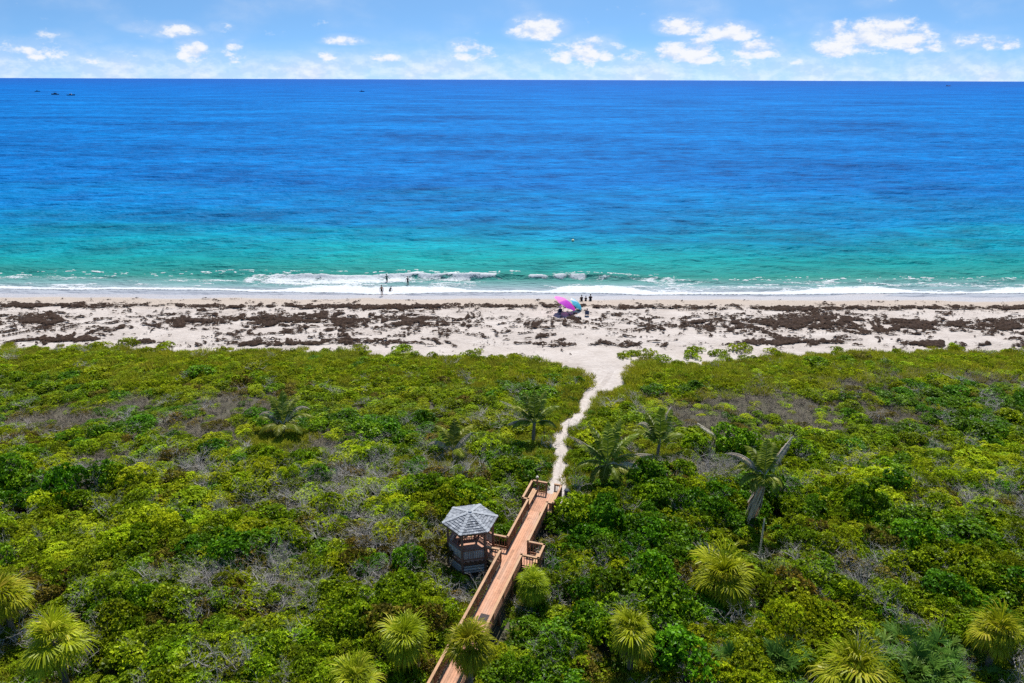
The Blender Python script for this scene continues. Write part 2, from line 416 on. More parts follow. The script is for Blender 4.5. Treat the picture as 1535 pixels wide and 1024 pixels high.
# ------------------------------------------------------------------ sea
def wave_h(X, Y, spacing):
    """height of the sea surface: chop running towards the shore, swell, and the little breaker"""
    h = np.zeros_like(X)
    r = np.random.default_rng(5)
    for L, a in ((31, .11), (19, .10), (12.5, .085), (8.2, .075), (5.6, .055), (3.9, .042), (2.7, .03), (1.9, .02)):
        for q in range(3):
            th = r.normal(0.12, 0.36); kx, ky = math.sin(th) * 2 * PI / L, math.cos(th) * 2 * PI / L
            amp = 0.35 + 1.3 * vnoise(X / (L * 4) + q * 9.1, Y / (L * 2.2), int(L * 10) + q)
            ph = kx * X + ky * Y + 3.0 * vnoise(X / (L * 3), Y / (L * 3), q + 40) + r.uniform(0, 6.28)
            s = np.sin(ph); s = s + 0.22 * np.cos(2 * ph)
            h += a * 0.62 * amp * s * np.clip((L / spacing - 2.5) / 3, 0, 1)
    for L, a, th in ((21, .20, .05), (15, .15, -.03), (27, .18, .09)):          # long low swell feeling the bottom
        ph = (math.sin(th) * X + math.cos(th) * Y) * 2 * PI / L + 5.0 * vnoise(X / 45, Y / 40, int(L)) ; amp = smooth(.35, .75, vnoise(X / 38, Y / 16, int(L) + 3))
        h += a * amp * (np.sin(ph) + .35 * np.cos(2 * ph)) * np.exp(-np.maximum(Y - 120, 0) / 70) * np.clip((L / spacing - 2.5) / 3, 0, 1)
    shallow = smooth(108, 124, Y)
    h *= 0.10 + 0.90 * shallow
    return h
def breaker(X, Y):
    cy = BRK(X)
    a = BRKA(X)
    d = Y - cy
    return a * np.where(d < 0, np.exp(-(d / 0.75) ** 2), np.exp(-(d / 2.6) ** 2))
def BRK(X): return 117.1 + 1.7 * (vnoise(X / 17, X * 0 + 2, 71) - 0.5) + 1.3 * (vnoise(X / 6, X * 0, 72) - .5) - 0.012 * X
def BRKA(X):
    main = smooth(-42, -34, X) * (1 - smooth(16, 30, X))
    return (0.18 + 0.62 * main) * (0.55 + 0.75 * vnoise(X / 7, X * 0 + 1, 73)) * smooth(-95, -50, X)
def wash_y(X):
    """the shoreward edge of the white water"""
    return 108.6 + 3.0 * (vnoise(X / 61, X * 0 + 14, 64) - .5) + 2.6 * (vnoise(X / 26, X * 0 + 4, 61) - .5) + 0.9 * (vnoise(X / 7, X * 0 + 8, 62) - .5) + 0.006 * X

def build_sea():
    ys = [103.0]
    st = 0.28
    while ys[-1] < 60000:
        y = ys[-1]
        st = 0.28 if y < 150 else max(0.28, (y - 150) * 0.0045 + 0.28) if y < 1200 else (y * 0.03)
        ys.append(y + st)
    ys = np.array(ys); nu = 640
    u = np.linspace(-1, 1, nu)
    half = 100 + np.maximum(ys - 110, 0) * 1.25
    X = u[None, :] * half[:, None]; Y = np.repeat(ys[:, None], nu, 1)
    sp = np.maximum(half * 2 / nu, np.gradient(ys))[:, None] * np.ones_like(X)
    Z = wave_h(X, Y, sp) + breaker(X, Y)
    Z = Z - 0.0 + 0.03
    Z = np.where(Y > 5000, 0.0, Z)
    V = np.stack([X, Y, Z], -1).reshape(-1, 3)
    k = NT('sea_water'); p = k.pos(); s = k.node('ShaderNodeSeparateXYZ'); k.l.new(p, s.inputs[0]); y = s.outputs['Y']
    # colour of the water column: sand stirred up at the edge, turquoise over the shallow bar, blue beyond
    n1 = k.noise(k.mapping(p, (0.006, 0.02, 0)), 1.0, 5, 0.55); n2 = k.noise(k.mapping(p, (0.03, 0.09, 0)), 1.0, 4, 0.55)
    wob = k.math('ADD', k.math('MULTIPLY', k.math('SUBTRACT', n1, 0.5), 1.3), k.math('MULTIPLY', k.math('SUBTRACT', n2, 0.5), 0.55))
    ly = k.math('LOGARITHM', k.math('MAXIMUM', k.math('SUBTRACT', y, 104.0), 0.5), 2.718281828)
    # ly: 0.7 at 106 m, 2.5 at 116 m, 3.1 at 126 m, 4.1 at 163 m, 4.8 at 227 m, 5.6 at 370 m, 6.7 at 930 m, 8.1 at 3.5 km
    lw = k.math('ADD', ly, k.math('MULTIPLY', wob, k.maprange(ly, 2.2, 4.0, 0.25, 1.0)))
    f = k.math('DIVIDE', lw, 10.0)
    deep = SEA_RAMP
    c = k.ramp(f, deep)
    # wind lanes and darker ruffled patches, with ripple shading painted into the water colour
    pt = k.noise(k.mapping(p, (0.006, 0.013, 0)), 1.0, 10, 0.66); pt2 = k.noise(k.mapping(p, (0.085, 0.16, 0), (0, 0, 0.12)), 1.0, 7, 0.66)
    pt3 = k.noise(k.mapping(p, (0.30, 0.50, 0), (0, 0, 0.1)), 1.0, 5, 0.66)
    v = k.math('ADD', k.math('MULTIPLY', pt, 0.45), k.math('ADD', k.math('MULTIPLY', pt2, 0.42), k.math('MULTIPLY', pt3, 0.13)))
    amt = k.maprange(ly, 2.6, 3.6, 0.1, 1.0)
    hs = k.node('ShaderNodeHueSaturation'); k.l.new(c, hs.inputs['Color'])
    k.l.new(k.math('ADD', 1.0, k.math('MULTIPLY', amt, k.maprange(v, 0.32, 0.68, -0.72, 0.85))), hs.inputs['Value'])
    k.l.new(k.maprange(v, 0.3, 0.7, 0.503, 0.480), hs.inputs['Hue'])
    c = hs.outputs['Color']
    b1 = k.noise(k.mapping(p, (0.85, 1.5, 0), (0, 0, 0.15)), 1.0, 5, 0.65); b2 = k.noise(k.mapping(p, (0.11, 0.2, 0), (0, 0, -0.1)), 1.0, 6, 0.65); b3 = k.noise(k.mapping(p, (0.016, 0.03, 0)), 1.0, 6, 0.65)
    h = k.math('ADD', k.math('MULTIPLY', b1, 0.28), k.math('ADD', k.math('MULTIPLY', b2, 3.6), k.math('MULTIPLY', b3, 16.0)))
    nm = k.bump(h, 0.6, 1.0)
    # diffuse light out of the water column under a rough, wind-ruffled surface (averaged reflectance stays low even at grazing angles)
    df = k.node('ShaderNodeBsdfDiffuse'); k.l.new(c, df.inputs['Color']); k.l.new(nm, df.inputs['Normal'])
    gl = k.node('ShaderNodeBsdfGlossy'); gl.inputs['Roughness'].default_value = 0.5; k.l.new(nm, gl.inputs['Normal']); gl.inputs['Color'].default_value = (.9, .95, 1, 1)
    fr = k.node('ShaderNodeFresnel'); fr.inputs['IOR'].default_value = 1.33; k.l.new(nm, fr.inputs['Normal'])
    ms = k.node('ShaderNodeMixShader'); k.l.new(k.maprange(fr.outputs[0], 0.02, 0.7, 0.005, 0.020), ms.inputs[0]); k.l.new(df.outputs[0], ms.inputs[1]); k.l.new(gl.outputs[0], ms.inputs[2])
    k.l.new(ms.outputs[0], k.out.inputs['Surface']); k.n.remove(k.bsdf)
    return tag(link('sea', np_mesh('sea', V, grid_faces(nu, len(ys)), [k.mat], smooth_=True)), kind='structure')
SEA_RAMP = [(0.0, (0.30, 0.295, 0.34)), (0.17, (0.27, 0.29, 0.33)), (0.225, (0.12, 0.23, 0.24)), (0.262, (0.020, 0.170, 0.155)), (0.33, (0.003, 0.185, 0.205)),
            (0.37, (0.0, 0.165, 0.25)), (0.415, (0.0, 0.122, 0.305)), (0.49, (0.0, 0.090, 0.33)), (0.66, (0.0, 0.092, 0.35)), (0.78, (0.0, 0.080, 0.345)), (0.9, (0.004, 0.062, 0.30))]
build_sea()

def masked_sheet(name, xs, ys, height, keep, mats, tone=None):
    X, Y = np.meshgrid(xs, ys)
    Z, K = height(X, Y), keep(X, Y)
    F = grid_faces(len(xs), len(ys)); F = F[K.ravel()[F].any(1)]
    used, inv = np.unique(F, return_inverse=True)
    V = np.stack([X.ravel()[used], Y.ravel()[used], Z.ravel()[used]], -1)
    t = None if tone is None else tone(V[:, 0], V[:, 1])
    return link(name, np_mesh(name, V, inv.reshape(F.shape), mats, tone=t, smooth_=True))

def foam_val(X, Y):
    w = wash_y(X); b = BRK(X); a = BRKA(X)
    wl = fbm(X / 1.6 + 2 * vnoise(X / 4, Y / 2, 6), Y / 0.7, 31, 4, 0.6); big = fbm(X / 9, Y / 2.0, 33, 3)
    # white water behind the wash front
    d = Y - w
    wid = 1.6 + 4.2 * smooth(.2, .9, vnoise(X / 14, X * 0 + 3, 35))
    f1 = smooth(-0.15, 0.35, d) * (1 - smooth(wid * 0.35, wid * 1.3, d)) * 1.02
    # lacy trails between breaker and front
    d2 = Y - b
    f2 = 0.52 * smooth(0.2, 1.2, d) * (1 - smooth(-0.6, 0.4, d2)) * smooth(0.38, 0.62, big)
    # crest spilling
    spill = smooth(0.36, 0.58, vnoise(X / 5.5, X * 0 + 6, 36) * 0.7 + 0.3 * vnoise(X / 1.6, X * 0, 37)) * smooth(0.25, 0.5, a)
    f3 = spill * np.exp(-((d2 + 0.25 + 0.9 * (vnoise(X / 2.1, X * 0 + 2, 78) - .5)) / (0.35 + .6 * vnoise(X / 3.1, X * 0 + 5, 79))) ** 2) * 0.95
    plume = smooth(0.60, 0.75, vnoise(X / 13, X * 0 + 9, 38)) * smooth(0.1, 0.2, a)
    f4 = plume * smooth(-5.5, -3, d2) * (1 - smooth(-0.3, 0.5, d2)) * 0.75
    fl = 0.80 * smooth(0.66, 0.74, fbm(X / 1.2, Y / 0.5, 39, 3)) * np.exp(-((d2 - 1.5) / 2.2) ** 2)
    return np.maximum.reduce([f1, f2 * 1.0, f3, f4, fl]) - 0.80 * (1 - wl)
def build_foam():
    k = NT('sea_foam'); p = k.pos()
    c = k.ramp(k.noise(p, 2.2, 6, 0.65), [(0.25, (0.62, 0.65, 0.68)), (0.55, (0.82, 0.84, 0.86))])
    k.P(Base_Color=c, Roughness=0.8, Normal=k.bump(k.noise(p, 2.6, 6, 0.7), 0.5, 0.15))
    lace = k.math('ADD', k.attr('tone'), k.math('MULTIPLY', k.math('SUBTRACT', k.noise(k.mapping(p, (1.0, 1.8, 1)), 2.4, 7, 0.7), 0.5), 1.5))
    tr = k.node('ShaderNodeBsdfTranslucent'); k.l.new(c, tr.inputs['Color']); mt = k.node('ShaderNodeMixShader'); mt.inputs[0].default_value = .38
    k.l.new(k.bsdf.outputs[0], mt.inputs[1]); k.l.new(tr.outputs[0], mt.inputs[2])
    tp = k.node('ShaderNodeBsdfTransparent'); ma = k.node('ShaderNodeMixShader'); k.l.new(k.maprange(lace, -0.02, 0.36, 0, 1, 'SMOOTHSTEP'), ma.inputs[0])
    k.l.new(tp.outputs[0], ma.inputs[1]); k.l.new(mt.outputs[0], ma.inputs[2]); k.l.new(ma.outputs[0], k.out.inputs['Surface'])
    xs = np.arange(-98, 98, 0.16); ys = np.arange(106, 122, 0.14)
    def hh(X, Y):
        sp = np.full_like(X, 0.31)
        v = foam_val(X, Y)
        return wave_h(X, Y, sp) + breaker(X, Y) + 0.045 + np.clip((v - 0.0) * 0.35, -0.09, 0.12) * (0.4 + fbm(X / .5, Y / .4, 44, 3))
    o = masked_sheet('sea_foam', xs, ys, hh, lambda X, Y: foam_val(X, Y) > -0.12, [k.mat], tone=foam_val)
    tag(o, 'white surf foam along the edge of the turquoise sea', 'foam', kind='stuff')
build_foam()

# ------------------------------------------------------------------ beached seaweed
def wrack_val(X, Y):
    wx = 4.5 * (fbm(X / 4, Y / 4, 51, 3) - .5); wy = 4.2 * (fbm(X / 6 + 9, Y / 4, 52, 3) - .5)
    n = fbm((X + wx) / 1.45, (Y + wy) / 0.36, 53, 4, 0.55)
    m = fbm((X + wx) / 1.2, (Y + wy * 1.5) / 1.15, 59, 4, 0.55)
    n = np.maximum(n, m * 0.93)
    lf = vnoise(X / 11, Y / 6, 54) * 0.6 + vnoise(X / 4.5, Y / 3, 55) * 0.4
    ya = 98.9 + 1.6 * (vnoise(X / 24, X * 0, 56) - .5)
    yb = 90.3 + 4 * (vnoise(X / 21, X * 0 + 7, 57) - .5)
    yc = 81.6 + 2.2 * (vnoise(X / 17, X * 0 + 3, 58) - .5)
    A = 0.20 * np.exp(-((Y - ya) / 1.15) ** 2) * (0.55 + 0.9 * lf)
    B = 0.23 * np.exp(-((Y - yb) / 4.2) ** 2) * lf
    Cc = 0.21 * np.exp(-((Y - yc) / 1.0) ** 2) * smooth(0.3, 0.7, lf)
    gen = 0.13 * smooth(78, 82, Y) * (1 - smooth(99, 102, Y)) * lf
    bias = A + B + Cc + gen
    walk = np.exp(-(((X - (9.6 - (Y - 80) * .06)) / 2.6) ** 2)) * (1 - smooth(86, 92, Y)) * (1 - 0.75 * np.exp(-((Y - 82.4) / 1.3) ** 2))
    clear = np.exp(-(((X - 7.6) / 3.4) ** 2 + ((Y - 93.7) / 1.6) ** 2))
    return n + bias - 0.22 * walk - 0.12 * clear - 0.732
def build_wrack():
    k = NT('dried_seaweed'); p = k.pos()
    c = k.ramp(k.noise(p, 3.2, 7, 0.65), [(0.3, (0.015, 0.009, 0.007)), (0.5, (0.032, 0.019, 0.013)), (0.72, (0.085, 0.053, 0.037))])
    k.P(Base_Color=c, Roughness=0.9, Normal=k.bump(k.noise(p, 5.0, 6, 0.7), 0.8, 0.12)); k.bsdf.inputs['Specular IOR Level'].default_value = 0.1
    lace = k.math('ADD', k.math('MULTIPLY', k.attr('tone'), 6.0), k.math('MULTIPLY', k.math('SUBTRACT', k.noise(k.mapping(p, (1.0, 1.6, 1)), 3.0, 6, 0.7), 0.5), 2.6))
    k.P(Alpha=k.maprange(lace, 0.0, 0.35, 0, 1, 'SMOOTHSTEP'))
    xs = np.arange(-84, 84, 0.15); ys = np.arange(75.5, 104, 0.2)
    def hh(X, Y):
        v = wrack_val(X, Y)
        return tz(X, Y) - 0.05 + np.clip(v * 2.6 + .05, 0.03, 0.30) * (0.55 + 0.9 * fbm(X / .35, Y / .35, 60, 2)) + 0.03
    o = masked_sheet('beached_seaweed', xs, ys, hh, lambda X, Y: (wrack_val(X, Y) > -0.05) & (Y > edge_y(X) + 0.5), [k.mat], tone=wrack_val)
    tag(o, 'dark brown dried seaweed lying in streaks across the pale beach', 'seaweed', kind='stuff')
build_wrack()

# ------------------------------------------------------------------ plants
M = {}
M['sea_grape'] = leafmat('broad_leaf', (0.046, 0.088, 0.003), (0.175, 0.285, 0.005), (0.42, 0.55, 0.014), 0.35, 0.42, 0.5, (0.22, 0.26, 0.006))
M['fine'] = leafmat('fine_leaf', (0.078, 0.115, 0.003), (0.260, 0.355, 0.005), (0.52, 0.62, 0.015), 0.38, 0.55, 0.5, (0.28, 0.30, 0.008))
M['dark'] = leafmat('glossy_dark_leaf', (0.030, 0.080, 0.002), (0.100, 0.230, 0.004), (0.24, 0.43, 0.012), 0.32, 0.4, 0.4, (0.09, 0.19, 0.006))
M['lime'] = leafmat('lime_leaf', (0.12, 0.165, 0.004), (0.33, 0.43, 0.006), (0.58, 0.66, 0.016), 0.42, 0.5, 0.4, (0.28, 0.34, 0.010))
M['brown'] = leafmat('olive_brown_leaf', (0.06, 0.048, 0.008), (0.18, 0.15, 0.014), (0.34, 0.25, 0.03), 0.3, 0.6, 0.5, (0.12, 0.13, 0.014))
M['grass'] = leafmat('grass_blade', (0.13, 0.15, 0.006), (0.33, 0.36, 0.012), (0.56, 0.54, 0.07), 0.4, 0.6, 0.5, (0.25, 0.23, 0.04), 0.3)
M['sabal'] = leafmat('fan_palm_leaf', (0.10, 0.135, 0.005), (0.34, 0.385, 0.010), (0.62, 0.50, 0.07), 0.35, 0.38, 0.0)
M['coco'] = leafmat('feather_palm_leaf', (0.045, 0.078, 0.006), (0.155, 0.205, 0.012), (0.44, 0.44, 0.09), 0.35, 0.4, 0.0)
M['coco_dead2'] = leafmat('brown_fan_leaf', (0.14, 0.09, 0.045), (0.27, 0.18, 0.09), (0.42, 0.31, 0.17), 0.25, 0.8, 0.0)
M['coco_dead'] = leafmat('dead_frond_leaf', (0.30, 0.23, 0.16), (0.46, 0.38, 0.28), (0.60, 0.54, 0.44), 0.25, 0.8, 0.0)
M['twig_grey'] = simple('bare_grey_twig', (0.40, 0.37, 0.34), 0.85, 0.35, 2.0, 0.2)
M['twig_brown'] = simple('bare_brown_twig', (0.29, 0.245, 0.19), 0.9, 0.4, 2.0, 0.15)
M['twig'] = simple('woody_stem', (0.16, 0.13, 0.10), 0.9, 0.3, 3.0, 0.15)
M['trunk'] = simple('palm_bark', (0.20, 0.165, 0.13), 0.9, 0.35, 5.0, 0.15, 0.6)
M['skirt'] = simple('dead_leaf_skirt', (0.54, 0.41, 0.29), 0.9, 0.45, 6.0, 0.15, 0.6)

def unit(v): return v / np.maximum(np.linalg.norm(v, axis=-1, keepdims=True), 1e-9)

def leaves_mesh(name, C, N, T, L, W, tone, mat, fold=0.12, extra=None):
    """one bent diamond leaf per row: base point C, normal N, direction T"""
    S = unit(np.cross(N, T)); L = L[:, None]; W = W[:, None]
    a = C; b = C + T * L * 0.52 + S * W * 0.5 + N * L * fold; c = C + T * L - N * L * fold * 0.8; d = C + T * L * 0.52 - S * W * 0.5 + N * L * fold
    V = np.stack([a, b, c, d], 1).reshape(-1, 3); F = np.arange(len(V)).reshape(-1, 4)
    t = np.repeat(tone, 4); mats = [mat]; mi = np.zeros(len(F), int)
    if extra:                                                    # stems: (verts, quads)
        ev, ef = extra; F = np.concatenate([F, np.asarray(ef) + len(V)]); V = np.concatenate([V, ev]); t = np.concatenate([t, np.full(len(ev), .5)])
        mats = [mat, M['twig']]; mi = np.concatenate([mi, np.ones(len(ef), int)])
    return np_mesh(name, V, F, mats, tone=t, midx=mi)

def shrub_mesh(name, seed, mat, nblob=9, h=1.15, ntuft=260, per=6, leaf=0.15, wide=0.5, spread=1.0, blobr=(0.30, 0.52), toneb=0.5, tvar=0.35, star=0.5):
    r = np.random.default_rng(seed)
    # lobes of the crown: a ring and a top, unequal
    ang = r.uniform(0, 2 * PI, nblob); rad = np.sqrt(r.uniform(0, 1, nblob)) * 0.78 * spread
    B = np.stack([np.cos(ang) * rad, np.sin(ang) * rad, h * (0.35 + 0.55 * (1 - rad ** 2)) * r.uniform(0.72, 1.1, nblob)], 1)
    br = r.uniform(*blobr, nblob)
    n = ntuft * 2
    i = r.integers(0, nblob, n); d = r.normal(size=(n, 3)); d[:, 2] = np.abs(d[:, 2]) * 1.1 - 0.30; d = unit(d)
    P = B[i] + d * (br[i] * r.uniform(0.80, 1.10, n))[:, None]
    dist = np.linalg.norm(P[:, None] - B[None], axis=2) / br[None]
    ok = (dist.min(1) > 0.74) & (P[:, 2] > 0.04)
    P, d, i = P[ok][:ntuft], d[ok][:ntuft], i[ok][:ntuft]
    n = len(P)
    tb = np.clip(toneb + r.normal(0, tvar * 0.6, nblob)[i] + r.normal(0, tvar * .5, n), 0, 1)
    Pn = np.repeat(P, per, 0); dn = np.repeat(d, per, 0); tn = np.repeat(tb, per)
    m = len(Pn)
    tang = r.normal(size=(m, 3)); tang = unit(tang - (tang * dn).sum(1)[:, None] * dn)
    T = unit(tang + dn * r.uniform(0.1, star * 2, m)[:, None]); N = unit(dn + 0.45 * r.normal(size=(m, 3)) - 0.0)
    N = unit(N - (N * T).sum(1)[:, None] * T)
    L = leaf * r.uniform(0.65, 1.3, m)
    tone = np.clip(tn + r.normal(0, 0.14, m), 0, 1)
    # stems fanning up to the lobes
    mb = MB()
    for b in B[:7]:
        mb.tube([(0, 0, -0.3), (b[0] * .45, b[1] * .45, b[2] * .45), tuple(b)], [0.035, 0.025, 0.012], 4, cap=False)
    return leaves_mesh(name, Pn, N, T, L, L * wide * r.uniform(0.8, 1.2, m), tone, mat, extra=(np.array(mb.v), mb.f))

def twig_mesh(name, seed, mat, levels=4, n0=6, L0=0.85, r0=0.035, up=0.6, crook=0.5, drop=0.72, leafm=None):
    rr = random.Random(seed); mb = MB()
    def grow(p, d, L, rad, lev):
        pts = [p]; rs = [rad]; q = p.copy(); dd = d.copy(); n = 3
        for s in range(n):
            dd = (dd + Vector((rr.gauss(0, crook), rr.gauss(0, crook), rr.gauss(0, crook) * .6)) * 0.45).normalized()
            q = q + dd * L / n; pts.append(q.copy()); rs.append(rad * (1 - 0.45 * (s + 1) / n))
        mb.tube(pts, rs, 3, cap=False)
        if lev <= 0: return
        for j in range(rr.choice((2, 2, 3))):
            k = rr.choice((1, 2, 3)); b = pts[k]
            nd = (dd + Vector((rr.gauss(0, 1), rr.gauss(0, 1), rr.gauss(0.15, .6))) * 0.75).normalized()
            if nd.z < -0.25: nd.z *= -0.5
            grow(b, nd, L * rr.uniform(.55, .85), rs[k] * drop, lev - 1)
    for i in range(n0):
        a = 2 * PI * i / n0 + rr.uniform(-.4, .4)
        grow(Vector((rr.uniform(-.15, .15), rr.uniform(-.15, .15), -0.15)), Vector((math.cos(a), math.sin(a), up * rr.uniform(.6, 2.2))).normalized(), L0 * rr.uniform(.7, 1.25), r0, levels - 1)
    return np_mesh(name, mb.v, mb.f, [mat], tone=mb.t)

def grass_mesh(name, seed, mat, n=420, hgt=0.55, R=1.0):
    r = np.random.default_rng(seed)
    a = r.uniform(0, 2 * PI, n); q = np.sqrt(r.uniform(0, 1, n)) * R
    C = np.stack([np.cos(a) * q, np.sin(a) * q, np.full(n, -0.03)], 1)
    T = unit(np.stack([r.normal(0, .55, n), r.normal(0, .55, n) - 0.15, np.full(n, 1.0)], 1)); N = unit(np.cross(T, r.normal(size=(n, 3))))
    L = hgt * r.uniform(.5, 1.2, n); 
    return leaves_mesh(name, C, N, T, L, np.full(n, .055), np.clip(r.normal(.5, .22, n), 0, 1), mat, 0.06)

def fan_mesh(mb, base, T, N, R, seg, rr, tone, droop, spread=1.25, width=0.055, mi=0):
    """a fan leaf: stiff narrow segments spreading from the end of the stalk, tips hanging"""
    T = T.normalized(); S = N.cross(T).normalized(); N = T.cross(S).normalized()
    for j in range(seg):
        a = (j / (seg - 1) - .5) * 2 * spread + rr.gauss(0, .05)
        d = (T * math.cos(a) + S * math.sin(a) + N * (0.16 * abs(a))).normalized()
        L = R * (0.72 + 0.28 * math.cos(a)) * rr.uniform(.85, 1.1)
        p0 = base; p1 = base + d * L * .5; dr = droop * rr.uniform(.6, 1.4)
        d2 = (d - Vector((0, 0, dr * .5))).normalized(); p2 = p1 + d2 * L * .30; d3 = (d2 - Vector((0, 0, dr * 1.2))).normalized(); p3 = p2 + d3 * L * .26
        sd = N.cross(d).normalized(); sd = (sd + N * rr.uniform(-.5, .5)).normalized()
        mb.strip([p0, p1, p2, p3], [width * .35, width * 1.1, width * .75, width * .15], sd, mi, min(1, max(0, tone + rr.gauss(0, .09))))

def sabal_crown(seed, R=1.45, n=44, lime=0.0):
    rr = random.Random(seed); mb = MB()
    for i in range(n):
        f = (i + .5) / n
        el = R_(84) - f ** 0.85 * R_(146) + rr.gauss(0, .19); az = i * 2.39996 + rr.gauss(0, .32); big = rr.uniform(.78, 1.22)
        d = Vector((math.cos(az) * math.cos(el), math.sin(az) * math.cos(el), math.sin(el)))
        tv = rr.gauss(0, .13); pet = R * rr.uniform(.26, .52) * big; old = max(0, f - .55) / .45
        p0 = Vector((0, 0, -0.25 * f)); pet *= .7 if f < .35 else 1; p1 = p0 + d * pet
        side = Vector((-math.sin(az), math.cos(az), 0)); up = side.cross(d) * -1
        if up.z < 0 and el < R_(70): up = -up
        tone = 0.42 + 0.16 * lime - 0.10 * math.sin(f * 3.1) + 0.36 * old * rr.uniform(.3, 1.2) + tv
        mb.strip([p0, (p0 + p1) / 2 + up * .03, p1], [.045, .035, .03], side, 0, min(1, tone + .1))
        fan_mesh(mb, p1, (d - Vector((0, 0, .12 + .3 * f))).normalized(), up, R * rr.uniform(.52, .74) * big, 25, rr, tone, 0.6 + 1.5 * f, 1.5, .045 * R / 1.4)
    return mb.mesh('crown', [M['sabal']])

def palm_trunk(h, r0, r1, lean, seed, boots=True):
    rr = random.Random(seed); mb = MB(); n = 9; pts = []; rs = []
    for i in range(n + 1):
        t = i / n; pts.append((lean[0] * t * t, lean[1] * t * t, -0.5 + (h + .5) * t)); rs.append(r0 + (r1 - r0) * t + rr.uniform(-.008, .008))
    mb.tube(pts, rs, 10)
    if boots:
        for i in range(26):
            t = .45 + .55 * i / 26; a = i * 2.4; c = Vector((lean[0] * t * t, lean[1] * t * t, -0.5 + (h + .5) * t)); d = Vector((math.cos(a), math.sin(a), .9)).normalized()
            mb.strip([c + d * r0 * .7, c + d * (r0 + .16)], [.10, .03], Vector((-math.sin(a), math.cos(a), 0)), 0, .5)
    return mb.mesh('trunk', [M['trunk']], True)

SABAL = [  # x, y, crown centre z, crown radius, seed, lime, label
    (-5.39, 28.7, 5.2, 1.5, 1, .1, 'bright green fan palm standing just left of the boardwalk railing'),
    (-2.05, 27.3, 6.1, 1.45, 2, -.05, 'fan palm whose drooping crown hangs over the boardwalk deck'),
    (6.36, 29.4, 5.0, 1.5, 3, .15, 'yellowish fan palm with browning lower leaves and its trunk showing, right of the boardwalk'),
    (12.55, 34.4, 4.3, 2.0, 4, .0, 'broad low fan palm with deep shade under it, near the hanging dead frond'),
    (-23.3, 28.5, 5.1, 1.75, 5, .5, 'round lime yellow fan palm, larger of the two at the lower left'),
    (-28.3, 31.9, 5.0, 1.5, 6, .45, 'lime yellow fan palm cut by the left picture edge'),
    (1.28, 34.3, 3.9, 1.25, 7, .1, 'small fan palm tucked against the balcony side of the boardwalk'),
    (-7.4, 26.1, 5.0, 1.4, 8, .3, 'fan palm only the top of which shows, left of the boardwalk foot'),
    (16.75, 26.8, 5.0, 2.0, 9, .55, 'wide lime yellow fan palm cut by the lower picture edge'),
    (25.54, 29.5, 4.9, 1.5, 10, .4, 'yellow green fan palm at the lower right above pale palmettos')]
for (x, y, z, R, sd, lime, lab) in SABAL:
    g = tzf(x, y); t = thing('fan_palm', lab, 'palm tree', (x, y, g), 0, 'fan palms around the boardwalk')
    link('trunk', palm_trunk(z - g, .17, .14, (0, 0), sd), t)
    c = link('crown', sabal_crown(sd, R, 40 + (sd * 7) % 15, lime), t); c.location = (0, 0, z - g + .1); c.rotation_euler = (.10 * math.sin(sd * 2.3), .12 * math.cos(sd * 1.7), sd * 1.1)
    if sd in (1, 3, 4, 6, 10):                            # old brown fans hanging under the crown
        r2 = random.Random(sd + 50); mb = MB()
        for q in range(9):
            az = q * .7 + r2.uniform(-.25, .25); dv = Vector((math.cos(az) * .55, math.sin(az) * .55, -.8)).normalized(); sv = Vector((-math.sin(az), math.cos(az), 0)); p1 = dv * R * r2.uniform(.3, .45)
            mb.strip([Vector((0, 0, 0)), p1], [.03, .025], sv, 0, .3); fan_mesh(mb, p1, dv, sv.cross(dv), R * r2.uniform(.45, .6), 15, r2, .35, .5, .9, .055)
        dc = mb.build('dead_fronds', M['coco_dead2'], t); dc.location = (0, 0, z - g)

def frond(seed, L, az, el, bend, nleaf=26, leaflen=.62, mat='coco', hang=.5, tone=.5, wid=.045):
    """feather frond: arching midrib with two rows of hanging leaflets"""
    rr = random.Random(seed); mb = MB()
    d = Vector((math.cos(az) * math.cos(el), math.sin(az) * math.cos(el), math.sin(el))); p = Vector((0, 0, 0)); pts = [p.copy()]; dirs = [d.copy()]
    n = 14
    for i in range(n):
        d = (d - Vector((0, 0, bend * (i + 1) / n * 2 / n)) ).normalized(); p = p + d * L / n; pts.append(p.copy()); dirs.append(d.copy())
    mb.tube(pts, [.055 * (1 - .75 * i / n) for i in range(n + 1)], 4, 0, .85, cap=False)
    side0 = Vector((-math.sin(az), math.cos(az), 0))
    for s in (-1, 1):
        for k in range(nleaf):
            t = .16 + .83 * k / (nleaf - 1); f = t * n; i = min(n - 1, int(f)); q = pts[i].lerp(pts[i + 1], f - i); dd = dirs[i]
            ll = leaflen * (math.sin(PI * min(1, .18 + t * .86)) ** .6) * rr.uniform(.8, 1.1)
            out = (side0 * s + dd * .75 + Vector((0, 0, .1 - hang))).normalized(); o2 = (out - Vector((0, 0, hang * 1.3))).normalized()
            up = dd.cross(side0 * s) * s; w = dd if rr.random() < .75 else out.cross(Vector((0, 0, 1))).normalized()
            mb.strip([q, q + out * ll * .55, q + out * ll * .55 + o2 * ll * .5], [wid, wid * 1.15, wid * .2], w, 0, min(1, max(0, tone + rr.gauss(0, .16))))
    return mb.mesh('frond', [M[mat]])

